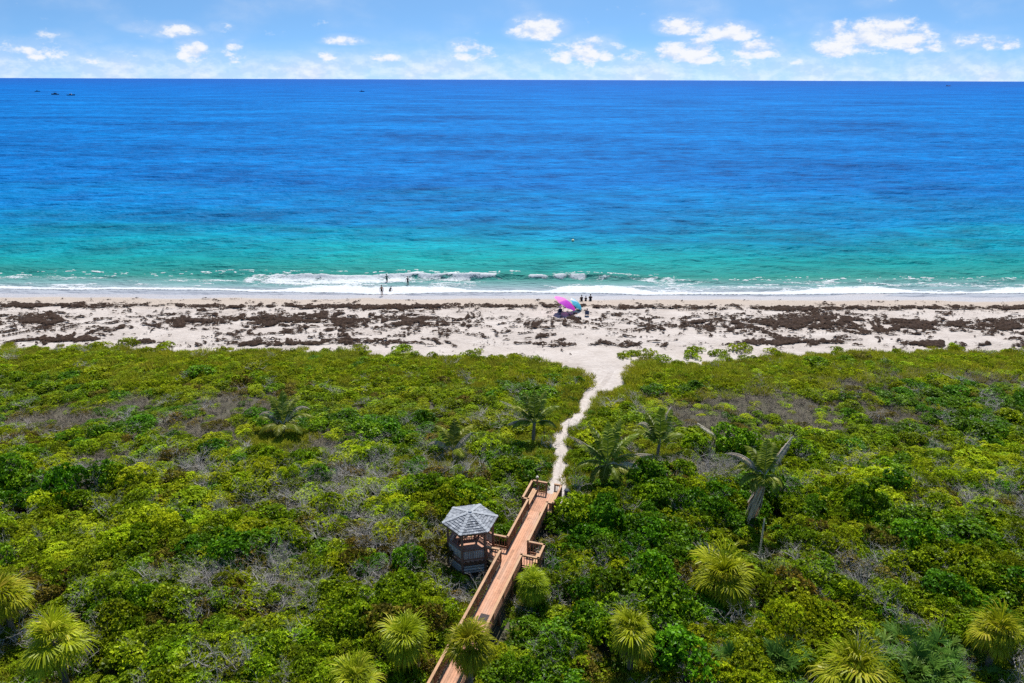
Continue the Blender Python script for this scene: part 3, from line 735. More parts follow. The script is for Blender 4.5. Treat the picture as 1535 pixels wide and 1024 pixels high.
COCO = [  # x, y, trunk height above the ground, trunk radius, fronds [(azimuth from +x deg, elevation deg, length, bend, dead)], label
    (-20.3, 56.0, .9, .16, [(95, 74, 2.5, .9, 0), (50, 64, 2.5, 1.2, 0), (135, 66, 2.4, 1.2, 0), (15, 44, 2.4, 1.8, 0), (170, 40, 2.4, 1.8, 0), (205, 26, 2.0, 2, 0), (330, 28, 2.0, 1.8, 0), (270, 34, 1.7, 2, 0), (165, 56, 3.2, 2.5, 1), (28, 62, 3.4, 2.4, 1)],
     'young coconut palm with two pale dead fronds arching over brown brush', 1),
    (1.85, 54.2, 1.9, .17, [(100, 84, 3.0, .4, 0), (45, 70, 3.1, .8, 0), (140, 72, 3.0, .9, 0), (18, 52, 2.9, 1.3, 0), (172, 54, 2.9, 1.2, 0), (350, 28, 2.2, 1.8, 0), (195, 30, 2.3, 1.8, 0), (168, 42, 3.6, .6, 1), (185, 20, 2.5, 1.0, 1)],
     'upright coconut palm beside the sand path, left of its bend', 2),
    (7.3, 47.8, 1.9, .2, [(95, 82, 3.6, .4, 0), (55, 70, 3.8, .9, 0), (140, 68, 3.6, 1.0, 0), (25, 56, 3.8, 1.2, 0), (165, 50, 3.4, 1.3, 0), (5, 36, 3.4, 1.7, 0), (190, 28, 3.2, 1.8, 0), (215, 6, 2.4, 2.4, 0), (250, 16, 2.0, 2.8, 0), (300, 12, 2.3, 2.6, 0), (335, 14, 2.8, 2.0, 0), (12, 22, 3.8, .7, 1), (162, 44, 3.9, .7, 1), (352, 22, 3.2, 1.6, 1)],
     'large spreading coconut palm right of the sand path, above the boardwalk end', 3),
    (12.2, 52.2, 1.1, .15, [(88, 82, 3.4, .3, 0), (45, 68, 3.3, .6, 0), (135, 68, 3.0, .9, 0), (165, 50, 2.9, 1.4, 0), (55, 72, 3.6, 1.4, 1), (130, 62, 3.6, 2.8, 1), (15, 44, 2.6, 1.4, 0)],
     'thin coconut palm with bent straw coloured fronds behind the large one', 4),
    (-4.9, 51.7, .8, .13, [(85, 74, 2.1, .9, 0), (40, 60, 2.2, 1.3, 0), (145, 62, 2.1, 1.2, 0), (168, 40, 2.8, 1.9, 1), (128, 62, 2.6, 1.6, 1), (300, 36, 1.6, 1.4, 0), (8, 58, 2.3, .9, 1)],
     'stunted coconut palm with bleached broken fronds, up the slope from the gazebo', 5),
    (16.8, 42.1, 4.5, .2, [(95, 84, 2.8, .4, 0), (55, 68, 2.6, 1.3, 0), (135, 66, 2.6, 1.5, 0), (165, 44, 2.5, 2.0, 0), (185, 22, 2.2, 2.4, 0), (250, 44, 1.7, 2.6, 0), (295, 20, 1.7, 2.8, 0), (215, 14, 1.7, 2.8, 0), (165, 50, 3.3, 1.3, 1), (25, 54, 3.4, .3, 1), (335, 20, 1.7, 2.6, 0)],
     'tall coconut palm with a thick brown skirt of dead leaves round its trunk', 6)]
for (x, y, h, r, fr, lab, sd) in COCO:
    g = tzf(x, y); t = thing('coconut_palm', lab, 'palm tree', (x, y, g), 0, 'coconut palms in the dune scrub')
    lean = (.5, .1) if sd == 6 else (.1, .05)
    link('trunk', palm_trunk(h, r, r * .75, lean, sd, False), t)
    if sd == 6:
        mb = MB(); rr = random.Random(4)
        for i in range(90):
            a = rr.uniform(0, 2 * PI); q = rr.uniform(.12, .27); z0 = h - rr.uniform(0, 1.2); ln = rr.uniform(1.2, 3.0)
            top = Vector((lean[0] + math.cos(a) * .16, lean[1] + math.sin(a) * .16, z0)); bot = Vector((lean[0] * .1 - .15 + math.cos(a) * q * 1.35, lean[1] * .1 + math.sin(a) * q * 1.35, max(.1, z0 - ln)))
            mb.strip([top, top.lerp(bot, .5) + Vector((math.cos(a), math.sin(a), 0)) * .1, bot], [.07, .16, .08], Vector((-math.sin(a), math.cos(a), 0)), 0, .5)
        mb.build('dead_leaf_skirt', M['skirt'], t)
    for j, (az, el, L, bend, dead) in enumerate(fr):
        if sd in (1, 5) and not dead: L *= 1.3
        f = link('dead_frond' if dead else 'frond', frond(sd * 40 + j, L, R_(az), R_(el), bend, 32 if dead else 34, .50 if dead else .62, 'coco_dead' if dead else 'coco', .95 if dead else .35, .5 + .12 * math.sin(j * 2.1), .06 if dead else .10), t)
        f.location = (lean[0], lean[1], h - .05)
        if dead: f['label'] = 'bleached dead frond'

# fallen and hanging dead fronds
def loose_frond(x, y, z, az, el, L, bend, lab, seed, mat='coco_dead', leaflen=.34):
    o = link('fallen_frond', frond(seed, L, R_(az), R_(el), bend, 26, leaflen, mat, .5, .8, .06)); o.location = (x, y, z); tag(o, lab, 'palm frond', 'dead fronds lying on the scrub')
loose_frond(16.2, 55.4, tzf(16.2, 55.4) + 1.7, -48, -8, 2.3, .2, 'white dead frond lying on the scrub left of the tall coconut palm', 301)
loose_frond(16.3, 38.75, tzf(16.1, 38.8) + 3.4, 250, -80, 2.9, .1, 'grey dead frond hanging upright below the tall coconut palm', 302, 'coco_dead', .12)
loose_frond(16.6, 57.4, tzf(16.6, 57.4) + 1.5, 20, 18, 1.2, 1.2, 'small yellow dead frond at the edge of the brown brush', 303, 'lime', .3)

# ------------------------------------------------------------------ shrubs
def keep_out(x, y):
    """True where the boardwalk, the gazebo or the path stands"""
    u, v = to_uv(x, y)
    a = (np.abs(v) < 1.15) & (u < 7.6) & (u > -40)
    a |= (np.abs(v) < 1.6) & (u > 4.5) & (u < 8.4)
    a |= (u > -1.9) & (u < .5) & (v > -2) & (v < 2.35)
    a |= np.hypot(x - GC.x, y - GC.y) < 2.0
    return a
ZONES = {   # x, y, rx, ry
    'grey': [(-11.8, 49.4, 4, 2.6), (-14.2, 45.1, 4.2, 2.4), (-7.7, 38.4, 3.6, 2.6), (-17.4, 35.2, 3, 1.5), (-6.8, 49.4, 4, 2), (-26.5, 49.4, 3, 1.5), (35, 44.7, 4, 2), (15.6, 49.4, 2, 1.5), (-33.3, 47.4, 2.5, 1.5), (-3.7, 50.5, 2.5, 1.5), (-13.7, 36.4, 3, 2), (5.6, 37.4, 1.5, 1.2), (20.6, 36.4, 2, 1.2), (-2.9, 35.4, 1.6, .9), (-11, 41, 3, 2)],
    'brown': [(23.3, 61.9, 5.5, 3), (17.4, 59.0, 3.2, 2.4), (-27.5, 61.9, 3.5, 2.4), (-27.8, 56.4, 3, 2.2), (-41.4, 58.4, 4.5, 2.2), (-19.9, 53.9, 3.5, 1.8), (35.2, 66.8, 3, 1.5), (39.5, 68.5, 3, 1), (-15.6, 55.1, 2.2, 2), (50.7, 68.5, 3.5, 1), (-33.5, 50.5, 3, 1.5), (47, 69.4, 3.5, 1), (-36, 62, 3, 1.6), (19.7, 56.4, 3, 2), (28, 59, 3, 2), (35, 60, 2.4, 1.6)],
    'dark': [(-33.7, 57.7, 3, 1.8), (-12.3, 56.4, 3.6, 1.8), (41.5, 63.5, 5, 2), (47, 62, 5, 3), (42, 59, 4, 2), (27.8, 40.6, 2.2, 1.4), (-23.3, 72.3, 4, 1.2), (18.3, 65.1, 3, 1.4), (5.1, 45.5, 2.8, 2), (-19, 38.4, 1.3, 1), (-36.2, 45.6, 2.6, 1.8), (6.5, 40.6, 4.2, 2.6), (13.9, 43, 2, 1.3), (-6.9, 35.8, 1.2, 1), (18.5, 43.8, 2.4, 1.4), (3.2, 50, 1, 2), (55, 61, 4, 2.5), (2.5, 66, 4, 1.6), (9, 33, 3, 2), (1.6, 29, 1.6, 3)],
    'lime': [(-39.3, 49.4, 5, 2), (-12.3, 50.5, 2.2, 1.2), (-15.5, 52.5, 3, 1.2), (45.9, 71.3, 9, 1.8), (-5.9, 41.4, 2.2, 1.6), (-10.1, 44.2, 2.6, 1.6), (34.3, 50.5, 5, 2), (-30.3, 40.6, 4, 1.8), (12, 63.5, 2.5, 2.6), (10.7, 68.5, 2, 1.5), (42, 52, 5, 2), (-21, 48, 4, 2), (-45, 72, 10, 2), (24, 47, 3, 2)],
    'palmetto': [(20.2, 28.5, 2, 1.2), (12.5, 29.4, 1.8, 1.2), (23.3, 29.6, 2.4, 1.2), (27, 27.6, 2.5, 1.2), (22, 27.2, 3, 1)]}
def zone(x, y, k):
    s = 0.0
    for (cx, cy, rx, ry) in ZONES[k]: s = max(s, math.exp(-(((x - cx) / rx) ** 2 + ((y - cy) / ry) ** 2) * .8))
    return s

PROTO = {}
def proto(kind, me): PROTO.setdefault(kind, []).append(me)
for s in range(4): proto('broadleaf', shrub_mesh('broadleaf_shrub', 20 + s, M['sea_grape'], 11, 1.05, 330, 6, .145, .55, blobr=(.26, .46), toneb=.47, tvar=.4, star=.8))
for s in range(4): proto('fine', shrub_mesh('fine_leaved_shrub', 40 + s, M['fine'], 13, .95, 420, 6, .108, .45, blobr=(.25, .44), toneb=.46, tvar=.45, star=.8))
for s in range(3): proto('dark', shrub_mesh('dark_shrub', 60 + s, M['dark'], 11, 1.15, 350, 6, .14, .52, toneb=.48, tvar=.45))
for s in range(3): proto('lime', shrub_mesh('lime_shrub', 80 + s, M['lime'], 12, .92, 380, 6, .12, .5, blobr=(.26, .45), toneb=.5))
for s in range(2): proto('olive', shrub_mesh('olive_brown_shrub', 100 + s, M['brown'], 11, 1.0, 250, 5, .14, .5, blobr=(.24, .42), toneb=.45, star=.8))
for s in range(4): proto('bare', twig_mesh('bare_grey_shrub', 120 + s, M['twig_grey'], 5, 6, .86, .042, .85, .55))
for s in range(3): proto('brush', twig_mesh('brown_brush', 140 + s, M['twig_brown'], 5, 8, .62, .026, .6, .6))
for s in range(2): proto('grass', grass_mesh('grass_tuft', 160 + s, M['grass']))
for s in range(2): proto('mat', shrub_mesh('creeper_mat', 170 + s, M['fine'], 14, .42, 330, 5, .13, .5, spread=1.25, blobr=(.18, .32), toneb=.5))
def palmetto_mesh(seed):
    rr = random.Random(seed); mb = MB()
    for i in range(11):
        az = i * 2.4 + rr.uniform(-.3, .3); el = R_(rr.uniform(28, 75)); d = Vector((math.cos(az) * math.cos(el), math.sin(az) * math.cos(el), math.sin(el)))
        p = d * rr.uniform(.6, 1.0); side = Vector((-math.sin(az), math.cos(az), 0)); up = -side.cross(d)
        mb.strip([Vector((0, 0, -.2)), p], [.03, .02], side, 0, .6)
        fan_mesh(mb, p, (d - Vector((0, 0, .35))).normalized(), up, rr.uniform(.5, .7), 15, rr, .4, .25, 1.5, .06)
    return mb.mesh('palmetto', [M['palmetto']])
M['palmetto'] = leafmat('palmetto_leaf', (0.04, 0.085, 0.010), (0.115, 0.205, 0.028), (0.28, 0.36, 0.08), .3, .45, 0)
for s in range(2): proto('palmetto', palmetto_mesh(180 + s))

# scatter: a jittered grid of plants, kind by stand
plants = []      # kind, proto index, x, y, z, scale xy, scale z, rotation, score
def in_view(x, y, m=1.06):
    f = y * math.cos(PITCH) + 29 * math.sin(PITCH); u = y * math.sin(PITCH) - 29 * math.cos(PITCH)
    return abs(FPX * x / f) < 767.5 * m and -FPX * u / f < 530
def place_plants():
    rr = random.Random(77); S = 0.92
    gx = np.arange(-78, 78, S); gy = np.arange(15, 84, S * .9)
    X, Y = np.meshgrid(gx, gy); X = X + (np.arange(len(gy)) % 2)[:, None] * S / 2
    jx = RNG.uniform(-.42, .42, X.shape) * S; jy = RNG.uniform(-.42, .42, X.shape) * S
    X = (X + jx).ravel(); Y = (Y + jy).ravel()
    half = 10 + Y * .86
    ok = (np.abs(X) < half) & ~keep_out(X, Y) & (Y < edge_y(X) + 0.3) 
    pd = path_dist(X, Y); ok &= pd > 0.30
    X, Y, pd = X[ok], Y[ok], pd[ok]
    n1 = fbm(X / 5.5, Y / 4.0, 201, 4); n2 = fbm(X / 3.2, Y / 2.4, 202, 3); n3 = fbm(X / 9, Y / 7, 203, 3); hv = fbm(X / 6, Y / 4, 204, 3)
    G = tz(X, Y); ED = edge_y(X) - Y; U, Vv = to_uv(X, Y)
    for i in range(len(X)):
        x, y = X[i], Y[i]; front = float(smooth(12, 2.5, ED[i])) if ED[i] < 12 else 0.0
        zg, zb, zd, zl, zp = (zone(x, y, k) for k in ('grey', 'brown', 'dark', 'lime', 'palmetto'))
        w = {'broadleaf': max(.02, (n1[i] - .36) * 3.2), 'fine': max(.05, (.62 - n1[i]) * 2.6) + .8 * front, 'dark': 3.6 * zd + max(0, (n2[i] - .62) * 4) * (1 - front), 'lime': 2.6 * zl + max(0, (n3[i] - .58) * 4),
             'olive': max(0, (.42 - n2[i]) * 3.2) + .5 * zb + .25 * zg, 'palmetto': 5 * zp if zp > .3 else 0, 'mat': 2.2 * front}
        k = rr.choices(list(w), list(w.values()))[0]
        far = float(smooth(44, 66, y))
        pb = .80 * min(1, zb * 1.15)
        if rr.random() < pb: k = 'brush'
        elif rr.random() < .52 * zg: k = 'bare'
        s = min(1.75, max(.6, rr.lognormvariate(-.10, .22))) * (1 - .18 * far); szz = s * rr.uniform(.7, 1.15) * (.50 + .95 * (hv[i] - .05)) * (1 - .45 * far)
        if k in ('mat',): szz = rr.uniform(.8, 1.2); s = rr.uniform(.8, 1.25)
        if k == 'brush': s = rr.uniform(.9, 1.3); szz = rr.uniform(.85, 1.25)
        if k == 'bare': s = rr.uniform(.8, 1.25); szz = rr.uniform(.9, 1.35)
        if k == 'palmetto': s = rr.uniform(.9, 1.3); szz = s * 1.1
        if k == 'dark' and rr.random() < .3: s *= 1.25; szz *= 1.3
        z = G[i] - .05
        cp = min(min(math.hypot(x - a[0], y + 1.0 - a[1]) for a in COCO), min(math.hypot(x - a[0], (y + 1.5 - a[1]) * .8) for a in SABAL))
        cp = min(cp, math.hypot((x + 3.1) * .8, y - 35.3), math.hypot((x - 16.7) * 1.1, (y - 39.2) * .75), math.hypot(x - 5.5, (y - 46) * .7) + .8)
        if cp < 2.6: s *= .75; szz *= .5; z -= .25
        if zb > .3 and k not in ('brush', 'bare'): s *= .8; szz *= .75
        if y < 48 and k not in ('brush',): z += (.10 + .55 * hv[i]) * (1 - far) * (1.1 if ED[i] > 6 else 0)
        # keep plants at the boardwalk below the rails and at the path low
        if abs(Vv[i]) < 2.2 and U[i] < 8: szz = min(szz, .85); s = min(s, .95); z = min(z, G[i] + .15)
        if pd[i] < 1.9: s = min(s, .34 + .32 * pd[i]); szz = min(szz, .28 + .32 * pd[i]); z = G[i] - .05
        if ED[i] < 1.5: szz *= .6
        plants.append([k, rr.randrange(len(PROTO[k])), x, y, z, s, szz, rr.uniform(0, 6.28)])
        # bare branches standing out of the leafage, thicker in the grey stands
        if k not in ('brush', 'bare', 'mat') and rr.random() < .10 * (1 - .7 * far) + .36 * zg:
            plants.append(['bare', rr.randrange(4), x + rr.uniform(-.4, .4), y + rr.uniform(-.4, .4), z + .25 * szz, rr.uniform(.7, 1.1), rr.uniform(.8, 1.3) * (1 - .3 * far), rr.uniform(0, 6.28)])
        if cp < 2.4 and rr.random() < .8:
            plants.append(['grass', rr.randrange(2), x + rr.uniform(-.4, .4), y + rr.uniform(-.4, .4), G[i], rr.uniform(.7, 1.1), rr.uniform(.6, 1.0), rr.uniform(0, 6.28)])
        if front > .25 and rr.random() < .55 * front:
            plants.append(['grass', rr.randrange(2), x + rr.uniform(-.4, .4), y + rr.uniform(-.4, .4), G[i] + .12, rr.uniform(.7, 1.2), rr.uniform(.7, 1.3), rr.uniform(0, 6.28)])
        elif pd[i] < 1.9 and rr.random() < .8:
            plants.append(['grass', rr.randrange(2), x, y, G[i], rr.uniform(.5, .8), rr.uniform(.8, 1.4), rr.uniform(0, 6.28)])
place_plants()
NAMES = {'broadleaf': 'broadleaf_shrub', 'fine': 'fine_leaved_shrub', 'dark': 'dark_green_shrub', 'lime': 'lime_green_shrub', 'olive': 'olive_brown_shrub', 'bare': 'bare_shrub', 'palmetto': 'palmetto'}
LOOK = {'broadleaf': 'green broadleaf shrub', 'fine': 'yellow green shrub', 'dark': 'dark green shrub', 'lime': 'lime green shrub', 'olive': 'olive brown shrub',
        'bare': 'leafless grey shrub', 'palmetto': 'grey green palmetto'}
LAND = [(-2.63, 38.4, 'the gazebo'), (-1.9, 31, 'the boardwalk'), (2.4, 44.3, 'the boardwalk end'), (.2, 36.5, 'the boardwalk balcony'), (-5.39, 28.7, 'the fan palm left of the railing'), (6.36, 29.4, 'the yellowish fan palm'),
        (12.5, 34.4, 'the broad low fan palm'), (-23.3, 28.5, 'the large lime fan palm'), (-28.3, 31.9, 'the fan palm at the left edge'), (16.75, 26.8, 'the widest lime fan palm'), (25.5, 29.5, 'the lower right fan palm'),
        (-20.3, 56, 'the young coconut palm'), (1.85, 54.2, 'the upright coconut palm'), (7.3, 47.8, 'the spreading coconut palm'), (16.8, 42.1, 'the tall coconut palm'), (-4.9, 51.7, 'the stunted coconut palm'),
        (4.1, 52, 'the sand path'), (7, 62, 'the upper sand path')]
def where(x, y):
    d, lx, ly, nm = min((math.hypot(x - a, y - b), a, b, n) for a, b, n in LAND)
    dx, dy = x - lx, y - ly
    side = ('seaward of' if dy > 0 else 'landward of') if abs(dy) > abs(dx) else ('right of' if dx > 0 else 'left of')
    how = 'right beside and' if d < 2.6 else 'just' if d < 4.6 else 'a few metres' if d < 8.5 else 'well' if d < 14 else 'far'
    return f'{how} {side} {nm}'
def solo(k, me, x, y, z, s, sz, rz, lab, group):
    o = link(NAMES[k], me); o.location = (x, y, z); o.scale = (s, s, sz); o.rotation_euler = (0, 0, rz)
    return tag(o, lab, 'palmetto' if k == 'palmetto' else 'shrub', group)
SIZES = ('small', 'middling', 'large')
def stragglers():
    r2 = random.Random(91)
    for q in range(330):
        x = r2.uniform(-76, 76)
        if 6.5 < x < 13.5: continue
        e = float(edge_y(x)); y = e + abs(r2.gauss(0, 1.1)) + .2; k = r2.choice(('mat', 'grass', 'grass', 'fine'))
        if k == 'fine' and y > e + 1.2: k = 'grass'
        plants.append([k, r2.randrange(2), x, y, tzf(x, y) - .02, r2.uniform(.35, .8), r2.uniform(.35, .8), r2.uniform(0, 6.28)])
stragglers()
def build_plants():
    vis = [p for p in plants if p[0] in NAMES and in_view(p[2], p[3], .99)]
    dist = lambda p: math.sqrt(p[2] ** 2 + p[3] ** 2 + 28.5 ** 2)
    area = lambda p: (p[5] * (p[6] + .5 * p[5]) / dist(p) ** 2)
    leafy = sorted([p for p in vis if p[0] not in ('bare',)], key=area, reverse=True)
    bare = sorted([p for p in vis if p[0] == 'bare'], key=area, reverse=True)
    chosen = leafy[:225] + bare[:70]
    have = {(p[0], p[1]) for p in chosen}
    for p in vis:
        if (p[0], p[1]) not in have: chosen.append(p); have.add((p[0], p[1]))
    ids = {id(p) for p in chosen}
    src = {}
    for p in chosen:
        k, pi, x, y, z, s, sz, rz = p
        size = 'small' if s * sz < .62 else 'large' if s * sz > 1.05 else 'medium'
        lab = f'{size} {LOOK[k]} {where(x, y)}'
        o = solo(k, PROTO[k][pi], x, y, z, s, sz, rz, lab, lab.split(' ', 1)[1] if False else 'group: ' + lab)
        o['group'] = lab.replace('shrub ', 'shrubs ').replace('palmetto ', 'palmettos ')
        src.setdefault((k, pi), o)
    rest = [p for p in plants if id(p) not in ids]
    def stuff(name, kinds, lab, cat, mats):
        P = [p for p in rest if p[0] in kinds]; keys = sorted({(p[0], p[1]) for p in P})
        me = D.meshes.new(name); me.from_pydata([(p[2], p[3], p[4]) for p in P], [], [])
        for nm, ty, data in (('rot', 'FLOAT_VECTOR', [c for p in P for c in (0.0, 0.0, p[7])]), ('scl', 'FLOAT_VECTOR', [c for p in P for c in (p[5], p[5], p[6])])):
            a = me.attributes.new(nm, ty, 'POINT'); a.data.foreach_set('vector', data)
        a = me.attributes.new('idx', 'INT', 'POINT'); a.data.foreach_set('value', [keys.index((p[0], p[1])) for p in P])
        ob = link(name, me); tag(ob, lab, cat, kind='stuff')
        ng = D.node_groups.new(name, 'GeometryNodeTree'); ng.interface.new_socket('Geometry', in_out='INPUT', socket_type='NodeSocketGeometry'); ng.interface.new_socket('Geometry', in_out='OUTPUT', socket_type='NodeSocketGeometry')
        n, l = ng.nodes, ng.links
        gi = n.new('NodeGroupInput'); go = n.new('NodeGroupOutput'); jn = n.new('GeometryNodeJoinGeometry')
        def attr(nm, ty):
            a = n.new('GeometryNodeInputNamedAttribute'); a.data_type = ty; a.inputs['Name'].default_value = nm
            return [s for s in a.outputs if s.name == 'Attribute' and s.enabled][0]
        rot, scl, idx = attr('rot', 'FLOAT_VECTOR'), attr('scl', 'FLOAT_VECTOR'), attr('idx', 'INT')
        e2r = n.new('FunctionNodeEulerToRotation'); l.new(rot, e2r.inputs[0])
        for i, key in enumerate(keys):
            src_o = src.get(key)
            if src_o is None: src_o = src[key] = D.objects.new(name + '_source', PROTO[key[0]][key[1]])
            oi = n.new('GeometryNodeObjectInfo'); oi.transform_space = 'ORIGINAL'; oi.inputs['Object'].default_value = src_o
            cp = n.new('FunctionNodeCompare'); cp.data_type = 'INT'; cp.operation = 'EQUAL'
            ins = [s for s in cp.inputs if s.enabled]; l.new(idx, ins[0]); ins[1].default_value = i
            ip = n.new('GeometryNodeInstanceOnPoints'); l.new(gi.outputs[0], ip.inputs['Points']); l.new(cp.outputs[0], ip.inputs['Selection'])
            l.new(oi.outputs['Geometry'], ip.inputs['Instance']); l.new(e2r.outputs[0], ip.inputs['Rotation']); l.new(scl, ip.inputs['Scale'])
            l.new(ip.outputs[0], jn.inputs[0])
        l.new(jn.outputs[0], go.inputs[0])
        md = ob.modifiers.new('scatter', 'NODES'); md.node_group = ng
        print(name, len(P))
    stuff('scrub_foliage', ('broadleaf', 'fine', 'dark', 'lime', 'olive', 'palmetto'), 'dense green coastal scrub covering the dune behind the beach', 'scrub', None)
    stuff('bare_brush', ('bare', 'brush'), 'thicket of leafless grey and brown twigs among the scrub', 'brush', None)
    stuff('dune_grass', ('grass', 'mat'), 'low yellow green grass and creeper along the seaward edge of the scrub', 'grass', None)
build_plants()

# clumps of creeper out on the open sand
EDGE = [(13.7, 76.6, 1.0), (15.7, 76.6, 1.3), (22, 78.5, 1.0), (27.1, 78.7, 1.4), (30.8, 78.2, .9), (24.4, 77.2, 1.1), (20.6, 75.9, 1.3), (-47, 80.7, 1.3), (-41.6, 79.6, 1.1), (-18, 78.6, 1.0), (-13.2, 78, 1.2), (-4.1, 77.8, .8), (-49.4, 79.3, 1.2), (-5.2, 76.4, .9), (-34.3, 78, .9), (17.2, 75, 1.0), (12.7, 75.2, .9)]
SEENW = ('left of', 'right of')
for i, (x, y, s) in enumerate(EDGE):
    k = PROTO['mat'][i % 2]; o = link('creeper_clump', k); o.location = (x, y, tzf(x, y) - .03); o.scale = (s * 1.15, s * .8, s * .9); o.rotation_euler = (0, 0, i * 1.3)
    nm = ['left', 'right'][x > 10]
    size = ['smaller', 'larger'][s > 1.05]
    lab = f'{size} green creeper clump on the sand {nm} of the path' + (', far along' if abs(x - 10) > 40 else ', some way along' if abs(x - 10) > 12 else ', close to it')
    tag(o, lab, 'creeper clump', lab)

# ------------------------------------------------------------------ boardwalk
def woodmat(name, c, along=(1, 0, 0), var=.22, scale=1.0, rough=.75, board=0.0):
    k = NT(name); p = k.obj()
    g = k.noise(k.mapping(p, (2.0 * scale, 2.0 * scale, 2.0 * scale)), 1.0, 6, .6); st = k.noise(k.mapping(p, (9, 9, 9)), 1.0, 4, .6)
    v = k.math('ADD', k.math('MULTIPLY', g, .6), k.math('MULTIPLY', st, .4))
    v = k.math('ADD', v, k.math('MULTIPLY', k.math('SUBTRACT', k.attr('tone'), .5), .8))
    col = k.ramp(v, [(.25, tuple(x * (1 - var * 1.6) for x in c)), (.5, c), (.75, tuple(min(1, x * (1 + var)) for x in c))])
    k.P(Base_Color=col, Roughness=rough); k.bsdf.inputs['Specular IOR Level'].default_value = .25
    return k.mat
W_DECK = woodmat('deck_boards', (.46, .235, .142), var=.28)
def weather(mat, grey, lo, hi, sc):
    t_ = mat.node_tree; b_ = t_.nodes['Principled BSDF']; src = b_.inputs['Base Color'].links[0].from_socket
    tc = t_.nodes.new('ShaderNodeTexCoord'); mp = t_.nodes.new('ShaderNodeMapping'); mp.inputs['Scale'].default_value = (sc * .45, sc * 1.6, sc); t_.links.new(tc.outputs['Object'], mp.inputs[0])
    no = t_.nodes.new('ShaderNodeTexNoise'); no.inputs['Detail'].default_value = 7; no.inputs['Roughness'].default_value = .65; no.inputs['Scale'].default_value = 1; t_.links.new(mp.outputs[0], no.inputs['Vector'])
    mr = t_.nodes.new('ShaderNodeMapRange'); t_.links.new(no.outputs['Fac'], mr.inputs[0]); mr.inputs[1].default_value = lo; mr.inputs[2].default_value = hi; mr.inputs[4].default_value = .42
    mx = t_.nodes.new('ShaderNodeMix'); mx.data_type = 'RGBA'; t_.links.new(mr.outputs[0], mx.inputs[0]); t_.links.new(src, mx.inputs[6]); mx.inputs[7].default_value = (*grey, 1); t_.links.new(mx.outputs[2], b_.inputs['Base Color'])
weather(W_DECK, (.40, .315, .255), .46, .68, .9)
W_RAIL = woodmat('stained_rail_wood', (.27, .135, .072), var=.25)
W_TOP = woodmat('rail_cap_wood', (.40, .235, .130), var=.25)
weather(W_RAIL, (.26, .20, .16), .50, .70, 1.4); weather(W_TOP, (.42, .33, .25), .48, .70, 1.3)
W_DARK = woodmat('dark_brown_timber', (.15, .075, .048), var=.25)  # deeper brown than the rail wood
W_GZ = woodmat('dark_stained_timber', (.24, .125, .088), var=.25)
W_GREY = woodmat('weathered_grey_board', (.50, .46, .42), var=.25)

class UV(MB):
    """mesh builder in the boardwalk's own frame (x = along u, y = along v), parented to its empty"""
    pass
bwt = thing('boardwalk', 'reddish brown timber boardwalk with railings leading down through the scrub to the sand path', 'boardwalk', (BO.x, BO.y, DECK), math.atan2(BU.y, BU.x))
# local frame: +x = BU, +y = left of it = -BV ; so a point (u, v) is (u, -v)
def L(u, v, z): return Vector((u, -v, z))
rr = random.Random(3)
def boards(mb, u0, u1, v0, v1, z=0.0, wid=.145, gap=.008, along='u', th=.04):
    """planks laid side by side"""
    if along == 'u':
        n = max(1, round((v1 - v0) / wid)); w = (v1 - v0) / n
        for i in range(n):
            u = u0 + 0.0; 
            while u < u1 - .01:
                e = min(u1, u + rr.uniform(3.0, 4.2)); mb.box(L((u + e) / 2, v0 + (i + .5) * w, z - th / 2 + rr.uniform(-.002, .002)), (e - u - .006, w - gap, th), None, 0, rr.uniform(.3, .7)); u = e
    else:
        n = max(1, round((u1 - u0) / wid)); w = (u1 - u0) / n
        for i in range(n): mb.box(L(u0 + (i + .5) * w, (v0 + v1) / 2, z - th / 2 + rr.uniform(-.002, .002)), (w - gap, v1 - v0, th), None, 0, rr.uniform(.3, .7))
HW = .66
d = MB()
boards(d, -26, 4.75, -HW, HW); boards(d, 4.755, 7.2, -1.12, 1.12)
boards(d, -1.36, .02, -1.62, -HW - .005); boards(d, -1.38, 0, HW + .005, 1.78)
d.build('deck', W_DECK, bwt)
# joists, beams and piles under the deck
b = MB(); x = -25.5
while x < 7.2:
    wv = 1.12 if x > 4.8 else HW
    b.box(L(x, 0, -.14), (.05, wv * 2, .18), None, 0, .4); x += 0.62
for s in (-1, 1):
    b.box(L(-10.6, s * (HW - .03), -.15), (30.6, .05, .20), None, 0, .5); b.box(L(5.98, s * 1.09, -.15), (2.36, .05, .20), None, 0, .5)
    b.box(L(-.69, -1.60, -.15), (1.3, .05, .2), None, 0, .5); b.box(L(-.69, 1.75, -.15), (1.3, .05, .2), None, 0, .5)
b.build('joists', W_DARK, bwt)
for s in (-1, 1):
    x = -25
    while x < 7.3:
        v = s * (1.05 if x > 4.8 else HW - .08); p = MB(); p.tube([L(x, v, -2.1), L(x, v, -.22)], .085, 8); o = p.build('pile', W_DARK, bwt, True); x += 2.45 + (0.0)

